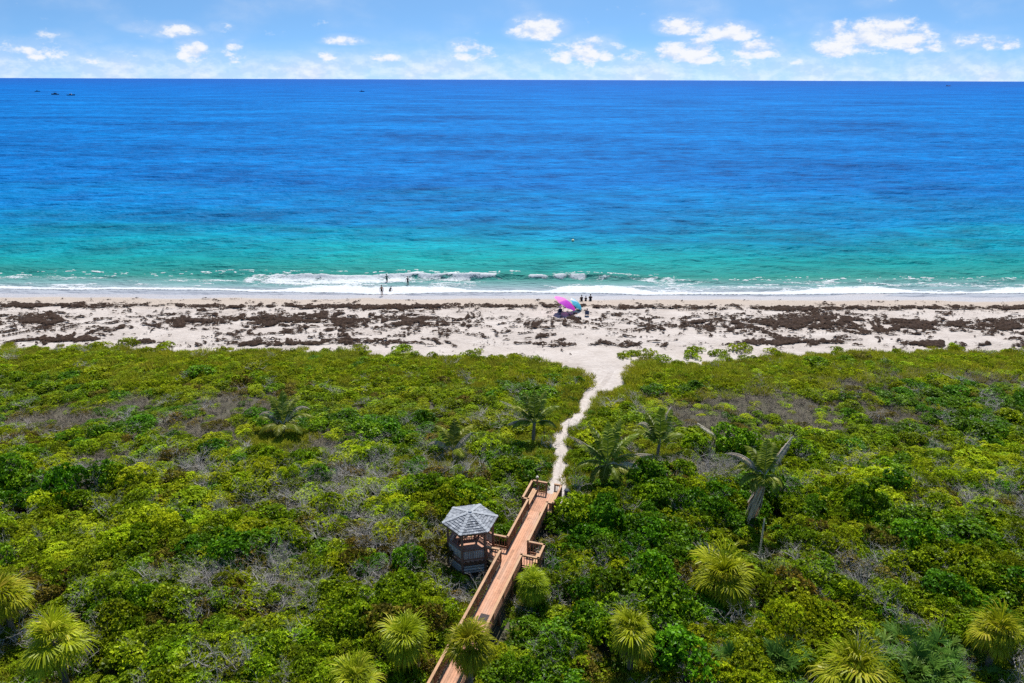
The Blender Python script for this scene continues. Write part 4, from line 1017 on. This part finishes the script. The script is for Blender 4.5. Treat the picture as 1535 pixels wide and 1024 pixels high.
def railing(pts, name='railing', step=.16, gap_post=1.75, cap=W_TOP):
    """a run of railing: posts, cap board, lower rails and balusters"""
    mb = MB()
    H = .93
    for (a, c) in zip(pts[:-1], pts[1:]):
        A, B = L(*a, 0), L(*c, 0); dr = (B - A); ln = dr.length; dr.normalize(); sd = Vector((-dr.y, dr.x, 0))
        n = max(1, round(ln / gap_post))
        for i in range(n + 1):
            q = A + dr * ln * i / n; mb.box(q + Vector((0, 0, .40)), (.095, .095, 1.02), (dr, sd, BZ), 0, rr.uniform(.35, .65))
        mb.box((A + B) / 2 + Vector((0, 0, H)), (ln + .13, .15, .04), (dr, sd, BZ), 1, rr.uniform(.4, .65))
        mb.box((A + B) / 2 + Vector((0, 0, H - .075)), (ln - .1, .04, .10), (dr, sd, BZ), 0, .5)
        mb.box((A + B) / 2 + Vector((0, 0, .13)), (ln - .1, .04, .09), (dr, sd, BZ), 0, .5)
        m = max(2, int(ln / step))
        for i in range(1, m):
            q = A + dr * ln * i / m + sd * .001
            mb.box(q + Vector((0, 0, .515)), (.038, .034, .68), (dr, sd, BZ), 0, rr.uniform(.3, .7))
    o = mb.build(name, [W_RAIL, cap], bwt)
    return o
RV = HW + .03
railing([(-26, -RV), (-1.33, -RV), (-1.33, -1.62)], gap_post=2.0)
railing([(.02, -1.62), (.02, -RV), (4.70, -RV), (4.70, -1.10), (7.15, -1.10), (7.15, -.02)])
railing([(-26, RV), (-1.40, RV), (-1.40, 1.78), (.0, 1.78), (.0, RV), (4.70, RV), (4.70, 1.10), (7.15, 1.10), (7.15, .62)])
for s, u0, u1 in ((-1, 4.72, 6.95), (1, 5.3, 7.0)):
    sb = MB(); v0 = s * .66; v1 = s * 1.0
    for k in range(3): sb.box(L((u0 + u1) / 2, s * (.66 + .125 * k), .45), (u1 - u0, .115, .04), None, 0, rr.uniform(.45, .7))
    sb.box(L((u0 + u1) / 2, s * .63, .40), (u1 - u0, .03, .12), None, 0, .4)
    for uu in (u0 + .12, (u0 + u1) / 2, u1 - .12): sb.box(L(uu, s * .80, .21), (.09, .30, .42), None, 0, .35)
    o = sb.build('bench', W_TOP, bwt); o['label'] = 'longer bench' if s < 0 else 'shorter bench'
# balcony bench
sb = MB(); sb.box(L(-.7, 1.55, .44), (1.2, .3, .04), None, 0, .6); sb.box(L(-1.1, 1.55, .21), (.08, .26, .42), None, 0, .4); sb.box(L(-.3, 1.55, .21), (.08, .26, .42), None, 0, .4)
sb.build('bench', W_TOP, bwt)
pp = MB(); pp.box(L(7.19, -.74, .45), (.10, .10, 1.5), None, 0, .4); pp.box(L(7.19, -.74, 1.22), (.17, .17, .05), None, 1, .6); pp.box(L(7.19, -.74, 1.28), (.11, .11, .07), None, 1, .8)
pp.build('corner_post', [W_RAIL, W_GREY], bwt)
st = MB()
for i in range(4):
    st.box(L(7.36 + i * .28, .30, -.20 - i * .2), (.27, 1.0, .04), None, 0, rr.uniform(.4, .7))
for v in (-.22, .82): st.bar(L(7.22, v, -.12), L(8.4, v, -.98), .05, .22, mi=1, tone=.4)
st.build('stairs', [W_DECK, W_RAIL], bwt)

# flat dark ribbed patch on the deck, bin at the foot of the stairs
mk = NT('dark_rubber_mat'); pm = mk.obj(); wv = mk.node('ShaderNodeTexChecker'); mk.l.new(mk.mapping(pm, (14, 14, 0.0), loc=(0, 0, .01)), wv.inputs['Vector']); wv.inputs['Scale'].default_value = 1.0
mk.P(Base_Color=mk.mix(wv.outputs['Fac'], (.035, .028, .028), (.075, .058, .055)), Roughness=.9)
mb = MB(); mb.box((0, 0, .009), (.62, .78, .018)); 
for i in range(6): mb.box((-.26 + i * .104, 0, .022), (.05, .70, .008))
o = mb.build('dark_patch', mk.mat); o.location = bw(-6.35, .12, DECK + .003); o.rotation_euler = (0, 0, math.atan2(BU.y, BU.x)); tag(o, 'dark ribbed patch lying on the boardwalk deck above the drooping palm', 'mat')
def lathe(mb, prof, n=16, mi=0, c=(0, 0, 0)):
    vs = []; fs = []
    for (r, z) in prof:
        for k in range(n): a = 2 * PI * k / n; vs.append((c[0] + r * math.cos(a), c[1] + r * math.sin(a), c[2] + z))
    for i in range(len(prof) - 1):
        for k in range(n): k2 = (k + 1) % n; fs.append((i * n + k, i * n + k2, (i + 1) * n + k2, (i + 1) * n + k))
    fs.append(tuple(range(n - 1, -1, -1))); fs.append(tuple((len(prof) - 1) * n + k for k in range(n)))
    mb.add(vs, fs, mi)
BIN = simple('dark_slate_plastic', (.045, .055, .075), .5, .2, 4, .4)
bx, by = 4.15, 45.9
t = thing('litter_bin', 'dark slate litter bin beside the top of the sand path', 'bin', (bx, by, tzf(bx, by)))
m1 = MB(); lathe(m1, [(.15, -.1), (.17, .15), (.19, .60), (.20, .62), (.20, .64)]); m1.build('bin_body', BIN, t, True)
m1 = MB(); lathe(m1, [(.205, .64), (.205, .67), (.15, .73), (.05, .76), (.03, .78)]); m1.build('lid', BIN, t, True)

# ------------------------------------------------------------------ gazebo
def build_gazebo():
    a0 = math.atan2(BV.y, BV.x)                       # local +x points at the boardwalk
    t = thing('gazebo', 'six sided timber gazebo with a grey shingled roof beside the boardwalk', 'gazebo', (GC.x, GC.y, DECK), a0)
    RP, RE, EH, RH = 1.50, 1.79, 2.20, .56
    hexp = lambda r, z, k: Vector((r * math.cos(PI / 6 + k * PI / 3), r * math.sin(PI / 6 + k * PI / 3), z))
    # floor
    mb = MB(); n = 20
    for i in range(n):
        y = -1.5 + 3.0 * (i + .5) / n; hx = min(1.5 * math.cos(PI / 6), (1.5 - abs(y)) / math.tan(PI / 6)) if abs(y) > .75 else 1.5 * math.cos(PI / 6)
        mb.box((0, y, -.02), (hx * 2, 3.0 / n - .008, .04), None, 0, rr.uniform(.3, .7))
    mb.build('floor', woodmat('gazebo_floor_boards', (.42, .23, .16), var=.22), t)
    mb = MB()
    for k in range(6):
        A, B = hexp(RP, -.16, k), hexp(RP, -.16, (k + 1) % 6); mb.bar(A, B, .05, .2)
    mb.build('floor_frame', W_DARK, t)
    for k in range(6):
        p = MB(); q = hexp(RP - .04, 0, k); dx = Vector((math.cos(PI / 6 + k * PI / 3), math.sin(PI / 6 + k * PI / 3), 0)); dy = Vector((-dx.y, dx.x, 0))
        p.box(q + Vector((0, 0, .55)), (.13, .13, 3.3), (dx, dy, BZ)); p.build('post', W_GZ, t)
        p = MB(); p.bar(q + Vector((0, 0, EH - .42)) + dy * .05, q + Vector((0, 0, EH - .10)) + dy * .42, .06, .08); p.bar(q + Vector((0, 0, EH - .42)) - dy * .05, q + Vector((0, 0, EH - .10)) - dy * .42, .06, .08); p.build('brace', W_GZ, t)
        if k == 5: pass
        A, B = hexp(RP - .04, 0, k), hexp(RP - .04, 0, (k + 1) % 6)
        mb = MB(); mb.bar(A + Vector((0, 0, EH - .07)), B + Vector((0, 0, EH - .07)), .08, .16); mb.build('beam', W_GZ, t)
        if k == 5: continue                            # the open side faces the boardwalk
        mb = MB(); dr = (B - A); ln = dr.length; dr.normalize(); sd = Vector((-dr.y, dr.x, 0)); mid = (A + B) / 2
        mb.box(mid + Vector((0, 0, .88)), (ln - .14, .13, .045), (dr, sd, BZ), 0, .6); mb.box(mid + Vector((0, 0, .81)), (ln - .14, .04, .09), (dr, sd, BZ), 0, .5); mb.box(mid + Vector((0, 0, .14)), (ln - .14, .04, .09), (dr, sd, BZ), 0, .5)
        for i in range(1, 13): mb.box(A + dr * ln * i / 13 + Vector((0, 0, .48)), (.062, .030, .60), (dr, sd, BZ), 1, rr.uniform(.3, .8))
        mb.build('railing', [W_GZ, W_GREY], t)
        inn = -Vector((math.cos(PI / 3 + k * PI / 3), math.sin(PI / 3 + k * PI / 3), 0)); c = mid + inn * .24
        mb = MB()
        mb.box(c + Vector((0, 0, .43)), (ln - .38, .36, .045), (dr, sd, BZ), 0, .6)
        for s in (-1, 1): mb.box(c + dr * s * (ln * .30) + Vector((0, 0, .205)), (.07, .3, .41), (dr, sd, BZ), 0, .4)
        if k in (1, 2): mb.build('bench', W_GZ, t)
        # grey boards and lattice skirting under the floor
        mb = MB()
        for i in range(3): mb.box(mid + Vector((0, 0, -.40 - i * .2)) - inn * .03, (ln - .16, .03, .13), (dr, sd, BZ), 0, rr.uniform(.3, .8))
        mb.build('skirting', W_GREY, t)
    # roof: six slopes of lapped shingle courses
    roof = link('roof', None, t) if False else None
    mb = MB(); NC = 9; rs = random.Random(9)
    ap = Vector((0, 0, EH + RH)); under = [hexp(RE, EH - .03, k) for k in range(6)]
    mb.add(under + [ap - Vector((0, 0, .05))], [(k, 6, (k + 1) % 6) for k in range(6)], 1, .3)
    for k in range(6):
        A, B = hexp(RE, EH, k), hexp(RE, EH, (k + 1) % 6); nn = (B - A).cross(ap - A).normalized()
        for c in range(NC):
            t0, t1 = c / NC, min(1, (c + 1.25) / NC)
            P0, P1 = A.lerp(ap, t0), B.lerp(ap, t0); Q0, Q1 = A.lerp(ap, t1), B.lerp(ap, t1)
            n = max(1, round((P1 - P0).length / .155)); off = rs.uniform(0, .6) / max(n, 1)
            cuts = [0] + [min(1, max(0, (i + rs.uniform(-.15, .15)) / n + off)) for i in range(1, n)] + [1]; cuts = sorted(cuts)
            for a, b in zip(cuts[:-1], cuts[1:]):
                if b - a < 1e-3: continue
                g = .004 / max(.05, (P1 - P0).length); lift = nn * (.055 + rs.uniform(-.012, .018)); low = nn * .006; sag = (A - ap).normalized() * rs.uniform(-.012, .012)
                p = [P0.lerp(P1, a + g) + lift + sag, P0.lerp(P1, b - g) + lift + sag, Q0.lerp(Q1, b - g) + low, Q0.lerp(Q1, a + g) + low]
                e = [p[0] - nn * .045, p[1] - nn * .045]
                mb.add(p + e, [(0, 1, 2, 3), (4, 5, 1, 0)], 0, min(1, max(0, rs.gauss(.5, .22))))
        mb.bar(A + Vector((0, 0, -.035)), B + Vector((0, 0, -.035)), .03, .10, mi=1, tone=.5)
    sh = NT('grey_shingles'); so_ = sh.noise(sh.obj(), 3.0, 6, .65); tt = sh.math('ADD', sh.math('MULTIPLY', sh.attr('tone'), .6), sh.math('MULTIPLY', so_, .5))
    sh.P(Base_Color=sh.ramp(tt, [(.25, (.075, .085, .10)), (.55, (.20, .215, .24)), (.85, (.33, .345, .37))]), Roughness=.85, Normal=sh.bump(sh.noise(sh.obj(), 30, 4), .3, .01))
    ro = mb.build('roof', [sh.mat, W_GZ], t)
    capm = simple('ridge_shingle', (.30, .315, .335), .85, .2, 5, .2)
    for k in range(6):
        c = MB(); A = hexp(RE + .02, EH + .055, k); n = 8
        top = ap + Vector((0, 0, .07)); ds = (top - A); ds.normalize(); sdv = ds.cross(BZ).normalized()
        for i in range(n):
            p0 = A.lerp(top, i / n); p1 = A.lerp(top, min(1, (i + 1.2) / n)); up = Vector((0, 0, .022))
            for s in (-1, 1):
                c.add([p0 + up, p0 + sdv * s * .105 - Vector((0, 0, .022)) + up, p1 + sdv * s * .105 - Vector((0, 0, .03)), p1], [(0, 1, 2, 3) if s < 0 else (3, 2, 1, 0)], 0, .5)
        c.build('ridge_cap', capm, ro)
    c = MB(); lathe(c, [(.13, EH + RH + .06), (.12, EH + RH + .10), (.03, EH + RH + .14)], 8); c.build('peak_cap', capm, ro)
build_gazebo()

# ------------------------------------------------------------------ people
SKIN = simple('tan_skin', (.42, .24, .16), .6, .1, 8, .3)  # plain skin tone with slight noise
HAIR = simple('dark_hair', (.03, .02, .015), .7, .2, 12, .3)
def cloth(name, c): return simple(name, c, .85, .15, 10, .2)
def person(label, loc, rz, pose, suit, group, scale=1.0, hat=None, shirt=None, zoff=0.0):
    """one continuous skinned figure; joints in metres, facing +y"""
    J = {}; E = []; RAD = {}
    def j(n, p, r): J[n] = Vector(p); RAD[n] = r
    def e(*ns):
        for a, b in zip(ns[:-1], ns[1:]): E.append((a, b))
    if pose in ('stand', 'wade', 'walk'):
        ph = Vector((0, 0, .93)); ch = Vector((0, -.01, 1.28)); knee = [(-.10, .03, .50), (.11, .01, .50)]; ank = [(-.10, -.01, .09), (.12, -.05, .09)]; toe = [(-.12, .17, .04), (.15, .13, .04)]
        elb = [(-.26, -.03, 1.10), (.27, -.02, 1.10)]; wri = [(-.28, .07, .87), (.29, .08, .87)]
        if pose == 'wade': elb = [(-.34, .0, 1.14), (.34, .02, 1.14)]; wri = [(-.46, .12, 1.02), (.47, .13, 1.02)]
    elif pose == 'sit':                                   # on the sand, knees drawn up, hands at the shins
        ph = Vector((0, 0, .12)); ch = Vector((0, .06, .47)); knee = [(-.14, .42, .47), (.14, .42, .46)]; ank = [(-.12, .66, .09), (.13, .68, .09)]; toe = [(-.14, .84, .04), (.15, .86, .04)]
        elb = [(-.25, .24, .36), (.25, .24, .36)]; wri = [(-.13, .46, .36), (.14, .47, .35)]
    elif pose == 'chair':
        ph = Vector((0, 0, .36)); ch = Vector((0, -.16, .71)); knee = [(-.13, .42, .46), (.13, .42, .45)]; ank = [(-.13, .66, .10), (.14, .67, .10)]; toe = [(-.15, .86, .05), (.16, .87, .05)]
        elb = [(-.27, -.02, .53), (.27, -.02, .53)]; wri = [(-.26, .22, .545), (.26, .22, .545)]
    else:                                                 # crouch, bent over the water
        ph = Vector((0, -.12, .42)); ch = Vector((0, .14, .66)); knee = [(-.15, .22, .44), (.15, .20, .43)]; ank = [(-.12, -.04, .09), (.13, -.05, .09)]; toe = [(-.15, .13, .04), (.17, .12, .04)]
        elb = [(-.24, .32, .48), (.24, .33, .48)]; wri = [(-.17, .46, .26), (.17, .46, .25)]
    up = (ch - ph).normalized(); sh = ch + up * .14; nk = ch + up * .25; fw = Vector((0, 1, 0))
    hd = nk + (up * .5 + Vector((0, 0, .5))) * .17 + fw * .03
    j('pelvis', ph, .135); j('waist', ph + up * .17, .115); j('chest', ch, .135); j('neck', nk, .055); j('head', hd, .10); j('crown', hd + Vector((0, -.01, .10)), .075)
    j('nose', hd + fw * .105 + Vector((0, 0, -.005)), .018); j('chin', hd + fw * .055 + Vector((0, 0, -.09)), .045)
    e('pelvis', 'waist', 'chest', 'neck', 'head', 'crown'); e('head', 'nose'); e('head', 'chin')
    for s, n in ((0, 'l'), (1, 'r')):
        sx = (-1, 1)[s]
        j('ear' + n, hd + Vector((sx * .098, -.005, 0)), .020); e('head', 'ear' + n)
        j('hip' + n, ph + Vector((sx * .095, 0, -.05)), .095); j('knee' + n, knee[s], .062); j('calf' + n, Vector(knee[s]).lerp(Vector(ank[s]), .35), .060); j('ank' + n, ank[s], .040); j('toe' + n, toe[s], .032)
        e('pelvis', 'hip' + n, 'knee' + n, 'calf' + n, 'ank' + n, 'toe' + n)
        j('sh' + n, sh + Vector((sx * .175, 0, .0)), .062); j('elb' + n, elb[s], .042); j('wri' + n, wri[s], .028)
        e('chest', 'sh' + n, 'elb' + n, 'wri' + n)
        dr = (Vector(wri[s]) - Vector(elb[s])).normalized(); sid = dr.cross(Vector((0, 0, 1))); sid = sid.normalized() if sid.length > .2 else Vector((0, 1, 0))
        pal = Vector(wri[s]) + dr * .075; j('palm' + n, pal, .034); e('wri' + n, 'palm' + n)
        for q, (o, ln) in enumerate(((-.030, .070), (-.010, .082), (.010, .076), (.028, .060))):
            k1, k2 = pal + sid * o + dr * (.03 + ln * .4), pal + sid * o * 1.15 + dr * (.03 + ln) + Vector((0, 0, -.018))
            j(f'f{q}{n}', k1, .0095); j(f'g{q}{n}', k2, .008); e('palm' + n, f'f{q}{n}', f'g{q}{n}')
        th = Vector(wri[s]).lerp(pal, .45) + sid * sx * -.045; j('th' + n, th, .011); j('tt' + n, th + dr * .045 + sid * sx * -.012, .009); e('wri' + n, 'th' + n, 'tt' + n)
    names = list(J); idx = {n: i for i, n in enumerate(names)}
    me = D.meshes.new('person'); me.from_pydata([J[n] for n in names], [(idx[a], idx[b]) for a, b in E], [])
    tmp = D.objects.new('tmp_person', me); COL.objects.link(tmp)
    tmp.modifiers.new('skin', 'SKIN'); ssub = tmp.modifiers.new('sub', 'SUBSURF'); ssub.levels = 1; ssub.render_levels = 1
    sd = me.skin_vertices[0].data
    for n, i in idx.items(): sd[i].radius = (RAD[n] * (1.25 if n in ('chest', 'waist', 'pelvis') else 1), RAD[n]); sd[i].use_root = (n == 'pelvis')
    dg = bpy.context.evaluated_depsgraph_get(); dg.update()
    body = D.meshes.new_from_object(tmp.evaluated_get(dg)); COL.objects.unlink(tmp); D.objects.remove(tmp)
    body.name = 'person'; body.materials.clear()
    for m in (SKIN, suit, HAIR, shirt or suit): body.materials.append(m)
    pts = np.array([J[n] for n in names])
    for f in body.polygons:
        f.use_smooth = True; c = np.array(f.center); nm = names[int(np.argmin(((pts - c) ** 2).sum(1)))]
        if nm in ('pelvis', 'hipl', 'hipr', 'waist'): f.material_index = 1
        elif shirt and nm in ('chest', 'shl', 'shr'): f.material_index = 3
        elif nm == 'crown' or (nm in ('head', 'earl', 'earr') and c[1] < J['head'].y - .02): f.material_index = 2
    o = link('person', body); o.location = (loc[0], loc[1], loc[2] + zoff); o.rotation_euler = (0, 0, rz); o.scale = (scale,) * 3
    tag(o, label, 'person', group)
    if hat:
        mb = MB(); lathe(mb, [(.24, -.01), (.245, .0), (.115, .015), (.105, .09), (.06, .125), (.01, .13)], 16); h = mb.build('hat', hat, o, True); h.location = hd + Vector((0, -.01, .045))
    return o
S_DARK = cloth('black_swimwear', (.02, .02, .025)); S_NAVY = cloth('navy_cloth', (.02, .03, .07)); S_TEAL = cloth('teal_swimwear', (.02, .10, .09)); S_WHITE = cloth('white_cloth', (.75, .73, .7))
def sea_z(x, y): return 0.03
person('dark haired person in black swimwear standing at the water line', (-20.4, 106.4, tzf(-20.4, 106.4)), .3, 'stand', S_DARK, 'people by the water', 1.02)
person('small person bent over in the shallow white foam', (-19.55, 108.9, tzf(-19.55, 108.9)), -.5, 'crouch', S_DARK, 'people by the water', .85, shirt=S_DARK)
person('person in dark green swimwear wading below the breaking wave', (-21.0, 114.6, tzf(-21, 114.6)), .2, 'wade', S_TEAL, 'people by the water', 1.0, shirt=S_TEAL)
person('person in black wading out alone, right of the other wader', (-17.3, 113.2, tzf(-17.3, 113.2)), -.2, 'wade', S_DARK, 'people by the water', .95, shirt=S_DARK)
for i, (x, lab, s) in enumerate(((10.6, 'person in black sitting on the sand, left one of the three', 1.0), (11.25, 'small person in black sitting on the sand between two others', .82), (11.95, 'person in black sitting most upright on the sand, right one of the three', 1.08))):
    person(lab, (x, 103.3 + .1 * i, tzf(x, 103.3)), .1 - .1 * i, 'sit', S_DARK, 'three people sitting on the sand', s, shirt=S_DARK)

# ------------------------------------------------------------------ umbrella, chairs, bag
def build_umbrella(x, y, R, axis, rot, order, hubz, label):
    g = tzf(x, y)
    t = thing('beach_umbrella', label, 'umbrella', (x, y, g))
    alu = simple('white_pole', (.7, .7, .72), .4, .05, 4, .5)
    ax = Vector(axis).normalized(); UMB_ROT = rot; ex = (Vector((1, 0, 0)) - ax * ax.x).normalized(); ey = ax.cross(ex)
    hub = Vector((0, 0, hubz)); apex = hub + ax * .5 * R
    mb = MB(); mb.tube([(0, 0, -.4), tuple(hub), tuple(apex + ax * .12)], .025, 8); mb.build('pole', alu, t, True)
    cols = {'pink': (.86, .22, .62), 'magenta': (.72, .02, .46), 'purple': (.56, .04, .58), 'white': (.80, .74, .82), 'cyan': (.08, .50, .66), 'blue': (.10, .25, .60)}
    mats = []
    for nme, c in cols.items():
        k = NT(nme + '_panel'); k.P(Base_Color=c, Roughness=.7); tr = k.node('ShaderNodeBsdfTranslucent'); tr.inputs[0].default_value = (*c, 1); ms = k.node('ShaderNodeMixShader'); ms.inputs[0].default_value = .4
        k.l.new(k.bsdf.outputs[0], ms.inputs[1]); k.l.new(tr.outputs[0], ms.inputs[2]); k.l.new(ms.outputs[0], k.out.inputs['Surface']); mats.append(k.mat)
    NS = 8; sub = 6; rings = 7
    mb = MB(); V = {}
    for s in range(NS):
        for r in range(rings):
            for q in range(sub):
                P = []
                for (rr_, qq) in ((r, q), (r, q + 1), (r + 1, q + 1), (r + 1, q)):
                    a = 2 * PI * (s + qq / sub) / NS + UMB_ROT; f = rr_ / rings
                    scal = 1 - .07 * f * math.sin(PI * qq / sub); rad = R * f * scal; drop = .32 * R * f ** 1.8 - .06 * f * math.sin(PI * qq / sub)
                    P.append(apex + (ex * math.cos(a) + ey * math.sin(a)) * rad - ax * drop)
                mb.add(P, [(0, 1, 2, 3)] if r else [(0, 2, 3)], order[s])
    c = mb.build('canopy', mats, t, True)
    for s in range(NS):
        a = 2 * PI * s / NS + UMB_ROT; m2 = MB(); pts = []
        for i in range(6): f = i / 5; pts.append(apex + (ex * math.cos(a) + ey * math.sin(a)) * R * f * .99 - ax * (.32 * R * f ** 1.8 + .02))
        m2.tube(pts, .008, 4); m2.build('rib', alu, t)
build_umbrella(7.3, 95.6, 1.8, (.50, -.03, .85), .1, [4, 3, 0, 0, 0, 2, 2, 1], 1.15, 'big tilted pink, purple and magenta beach umbrella shading a low chair')
build_umbrella(9.0, 96.9, 1.15, (.62, -.16, .70), .1, [4, 4, 4, 3, 4, 4, 4, 4], .85, 'smaller cyan beach umbrella half hidden behind the pink one')

def beach_chair(x, y, rz, fabric, lab):
    t = thing('beach_chair', lab, 'chair', (x, y, tzf(x, y)), rz, 'low chairs by the umbrella'); alu = simple('chair_tube', (.55, .55, .57), .35, .05, 4, .5)
    for s in (-1, 1):
        f = MB(); f.tube([(s * .29, .42, .0), (s * .29, .40, .27), (s * .29, -.08, .24), (s * .29, -.42, .86)], .014, 6); f.tube([(s * .29, -.34, .0), (s * .29, .12, .26), (s * .29, .20, .50)], .014, 6); f.build('frame', alu, t, True)
        a = MB(); a.box((s * .29, .05, .51), (.055, .46, .022)); a.build('armrest', fabric, t)
    m_ = MB(); m_.box((0, .16, .255), (.55, .50, .012)); m_.build('seat', fabric, t)
    m_ = MB(); m_.bar((0, -.09, .27), (0, -.42, .86), .55, .012, up=(0, -1, 0)); m_.build('backrest', fabric, t)
CH = cloth('navy_chair_fabric', (.03, .05, .11)); CH2 = cloth('dark_blue_fabric', (.05, .07, .14))
beach_chair(6.75, 95.1, .1, CH, 'low beach chair with a person in it under the pink umbrella')
person('person in a white hat and dark clothes in a chair under the umbrella', (6.75, 95.1, tzf(6.75, 95.1)), .1, 'chair', S_NAVY, 'people in beach chairs', 1.0, hat=S_WHITE, shirt=S_NAVY)
beach_chair(10.5, 94.3, -.1, CH2, 'low beach chair with a person in it right of the umbrella')
person('person in navy clothes in a chair right of the umbrella', (10.5, 94.3, tzf(10.5, 94.3)), -.1, 'chair', S_NAVY, 'people in beach chairs', 1.03, shirt=S_NAVY)
def bag(x, y, rz, mat, lab):
    t = thing('beach_bag', lab, 'bag', (x, y, tzf(x, y)), rz)
    m_ = MB(); vs = []; 
    for (z, w, dd) in ((0, .24, .11), (.08, .27, .13), (.26, .25, .10), (.34, .27, .05)):
        for q in range(12): a = 2 * PI * q / 12; vs.append((w * math.copysign(abs(math.cos(a)) ** .6, math.cos(a)), dd * math.copysign(abs(math.sin(a)) ** .6, math.sin(a)), z))
    fs = [(i * 12 + q, i * 12 + (q + 1) % 12, (i + 1) * 12 + (q + 1) % 12, (i + 1) * 12 + q) for i in range(3) for q in range(12)] + [tuple(range(11, -1, -1)), tuple(36 + q for q in range(12))]
    m_.add(vs, fs); m_.build('bag_body', mat, t, True)
    for s in (-1, 1):
        h = MB(); h.tube([(-.13, s * .05, .33), (-.10, s * .07, .47), (0, s * .07, .52), (.10, s * .07, .47), (.13, s * .05, .33)], .012, 5); h.build('handle', mat, t, True)
bag(8.95, 93.0, .4, S_WHITE, 'pale beach bag on the sand between umbrella and chair')
bag(9.3, 92.4, -.5, S_DARK, 'black beach bag on the sand in front of the pale one')

# ------------------------------------------------------------------ boats, buoy
HULL_D = simple('dark_hull_paint', (.025, .045, .10), .35, .1, 1, .5); HULL_F = simple('faded_blue_hull', (.05, .09, .22), .5, .1, 1, .3); HULL_W = simple('white_hull_paint', (.62, .64, .68), .35, .05, 1, .5); GLASS = simple('dark_window', (.01, .015, .02), .1, .05, 1, .6); RED = simple('red_oxide_paint', (.32, .10, .08), .5, .1, .4, .3)
def boat(x, y, rz, Ln, lab, hull, cabin, kind):
    t = thing('boat', lab, 'boat', (x, y, .05), rz, 'boats far out on the sea'); B = Ln * .27 if kind != 'ship' else Ln * .16; Hh = Ln * .105
    mb = MB(); n = 12; sec = []
    for i in range(n + 1):
        f = i / n; u = -Ln / 2 + Ln * f; w = B / 2 * (1 - max(0, (f - .45) / .55) ** 2.2) * (.86 + .14 * min(1, f * 4)); sh = Hh * (1 + .55 * f ** 2.2); w = max(w, .02)
        sec.append([(u, -w, sh), (u + (Ln * .03 if f > .9 else 0), -w * .8, 0), (u, 0, -Hh * .4), (u + (Ln * .03 if f > .9 else 0), w * .8, 0), (u, w, sh)])
    vs = [p for s in sec for p in s]; fs = [(i * 5 + q, (i + 1) * 5 + q, (i + 1) * 5 + q + 1, i * 5 + q + 1) for i in range(n) for q in range(4)] + [(i * 5 + 4, (i + 1) * 5 + 4, (i + 1) * 5, i * 5) for i in range(n)] + [(0, 1, 2, 3, 4)]
    mb.add(vs, fs); mb.build('hull', hull, t, False)
    c = MB(); cx = -Ln * (.02 if kind != 'ship' else .34); cl = Ln * (.34 if kind != 'ship' else .16)
    hw = B * .36; z0 = Hh * 1.02; z1 = z0 + Ln * .11
    c.add([(cx - cl / 2, -hw, z0), (cx + cl / 2, -hw * .8, z0), (cx + cl / 2, hw * .8, z0), (cx - cl / 2, hw, z0), (cx - cl / 2, -hw, z1), (cx + cl * .28, -hw * .8, z1), (cx + cl * .28, hw * .8, z1), (cx - cl / 2, hw, z1)], [(4, 5, 6, 7), (0, 1, 5, 4), (1, 2, 6, 5), (2, 3, 7, 6), (3, 0, 4, 7)])
    cb = c.build('cabin', cabin, t)
    w_ = MB(); w_.box((cx - cl * .08, 0, z0 + (z1 - z0) * .62), (cl * .74, hw * 2.02, (z1 - z0) * .32)); w_.build('window', GLASS, cb)
    if kind == 'tower':
        m_ = MB()
        for s in (-1, 1):
            for uu in (-.18, .12): m_.bar((cx + cl * uu * 2, s * hw * .8, z1), (cx + cl * uu, s * hw * .5, z1 + Ln * .16), .12, .12)
        m_.box((cx, 0, z1 + Ln * .165), (cl * .7, hw * 1.4, .15)); m_.build('tower', cabin, t)
    elif kind == 'flat':
        m_ = MB(); m_.box((cx, 0, z1 + Ln * .09), (cl * .9, hw * 2, .12))
        for s in (-1, 1):
            for uu in (-.4, .35): m_.bar((cx + cl * uu, s * hw * .9, z1 - .2), (cx + cl * uu, s * hw * .9, z1 + Ln * .09), .1, .1)
        m_.build('canopy', cabin, t)
    else:
        m_ = MB(); m_.bar((Ln * .1, 0, Hh), (Ln * .1, 0, Ln * .34), .25, .25); m_.bar((Ln * .1, 0, Ln * .2), (Ln * .28, 0, Ln * .3), .2, .2); m_.build('mast', cabin, t)
boat(-1158, 1825, .1, 12, 'leftmost and faintest of three dark boats on the far left of the sea', HULL_D, HULL_D, 'flat')
boat(-919, 1502, 3.0, 16, 'dark boat with a raised tower, middle of three on the left of the sea', HULL_D, HULL_D, 'tower')
boat(-853, 1444, .2, 14, 'rightmost and boldest of three dark boats on the left of the sea', HULL_D, HULL_W, 'flat')
boat(-396, 1967, .0, 13, 'lone small blue boat below the horizon left of centre', HULL_F, HULL_F, 'tower')
boat(2784, 4811, .15, 30, 'tiny reddish ship on the horizon at the far right', RED, RED, 'ship')
t = thing('buoy', 'small pale yellow buoy afloat in the turquoise water', 'buoy', (12.8, 147.6, .05)); YB = simple('buoy_paint', (.75, .72, .42), .5, .1, 3, .4)
mb = MB(); lathe(mb, [(.05, -.3), (.24, -.12), (.30, .05), (.24, .22), (.07, .30)], 14); mb.build('float', YB, t, True)
mb = MB(); mb.tube([(0, 0, .28), (0, 0, .75)], .02, 6); mb.build('pole', simple('buoy_pole', (.6, .6, .6), .5), t)
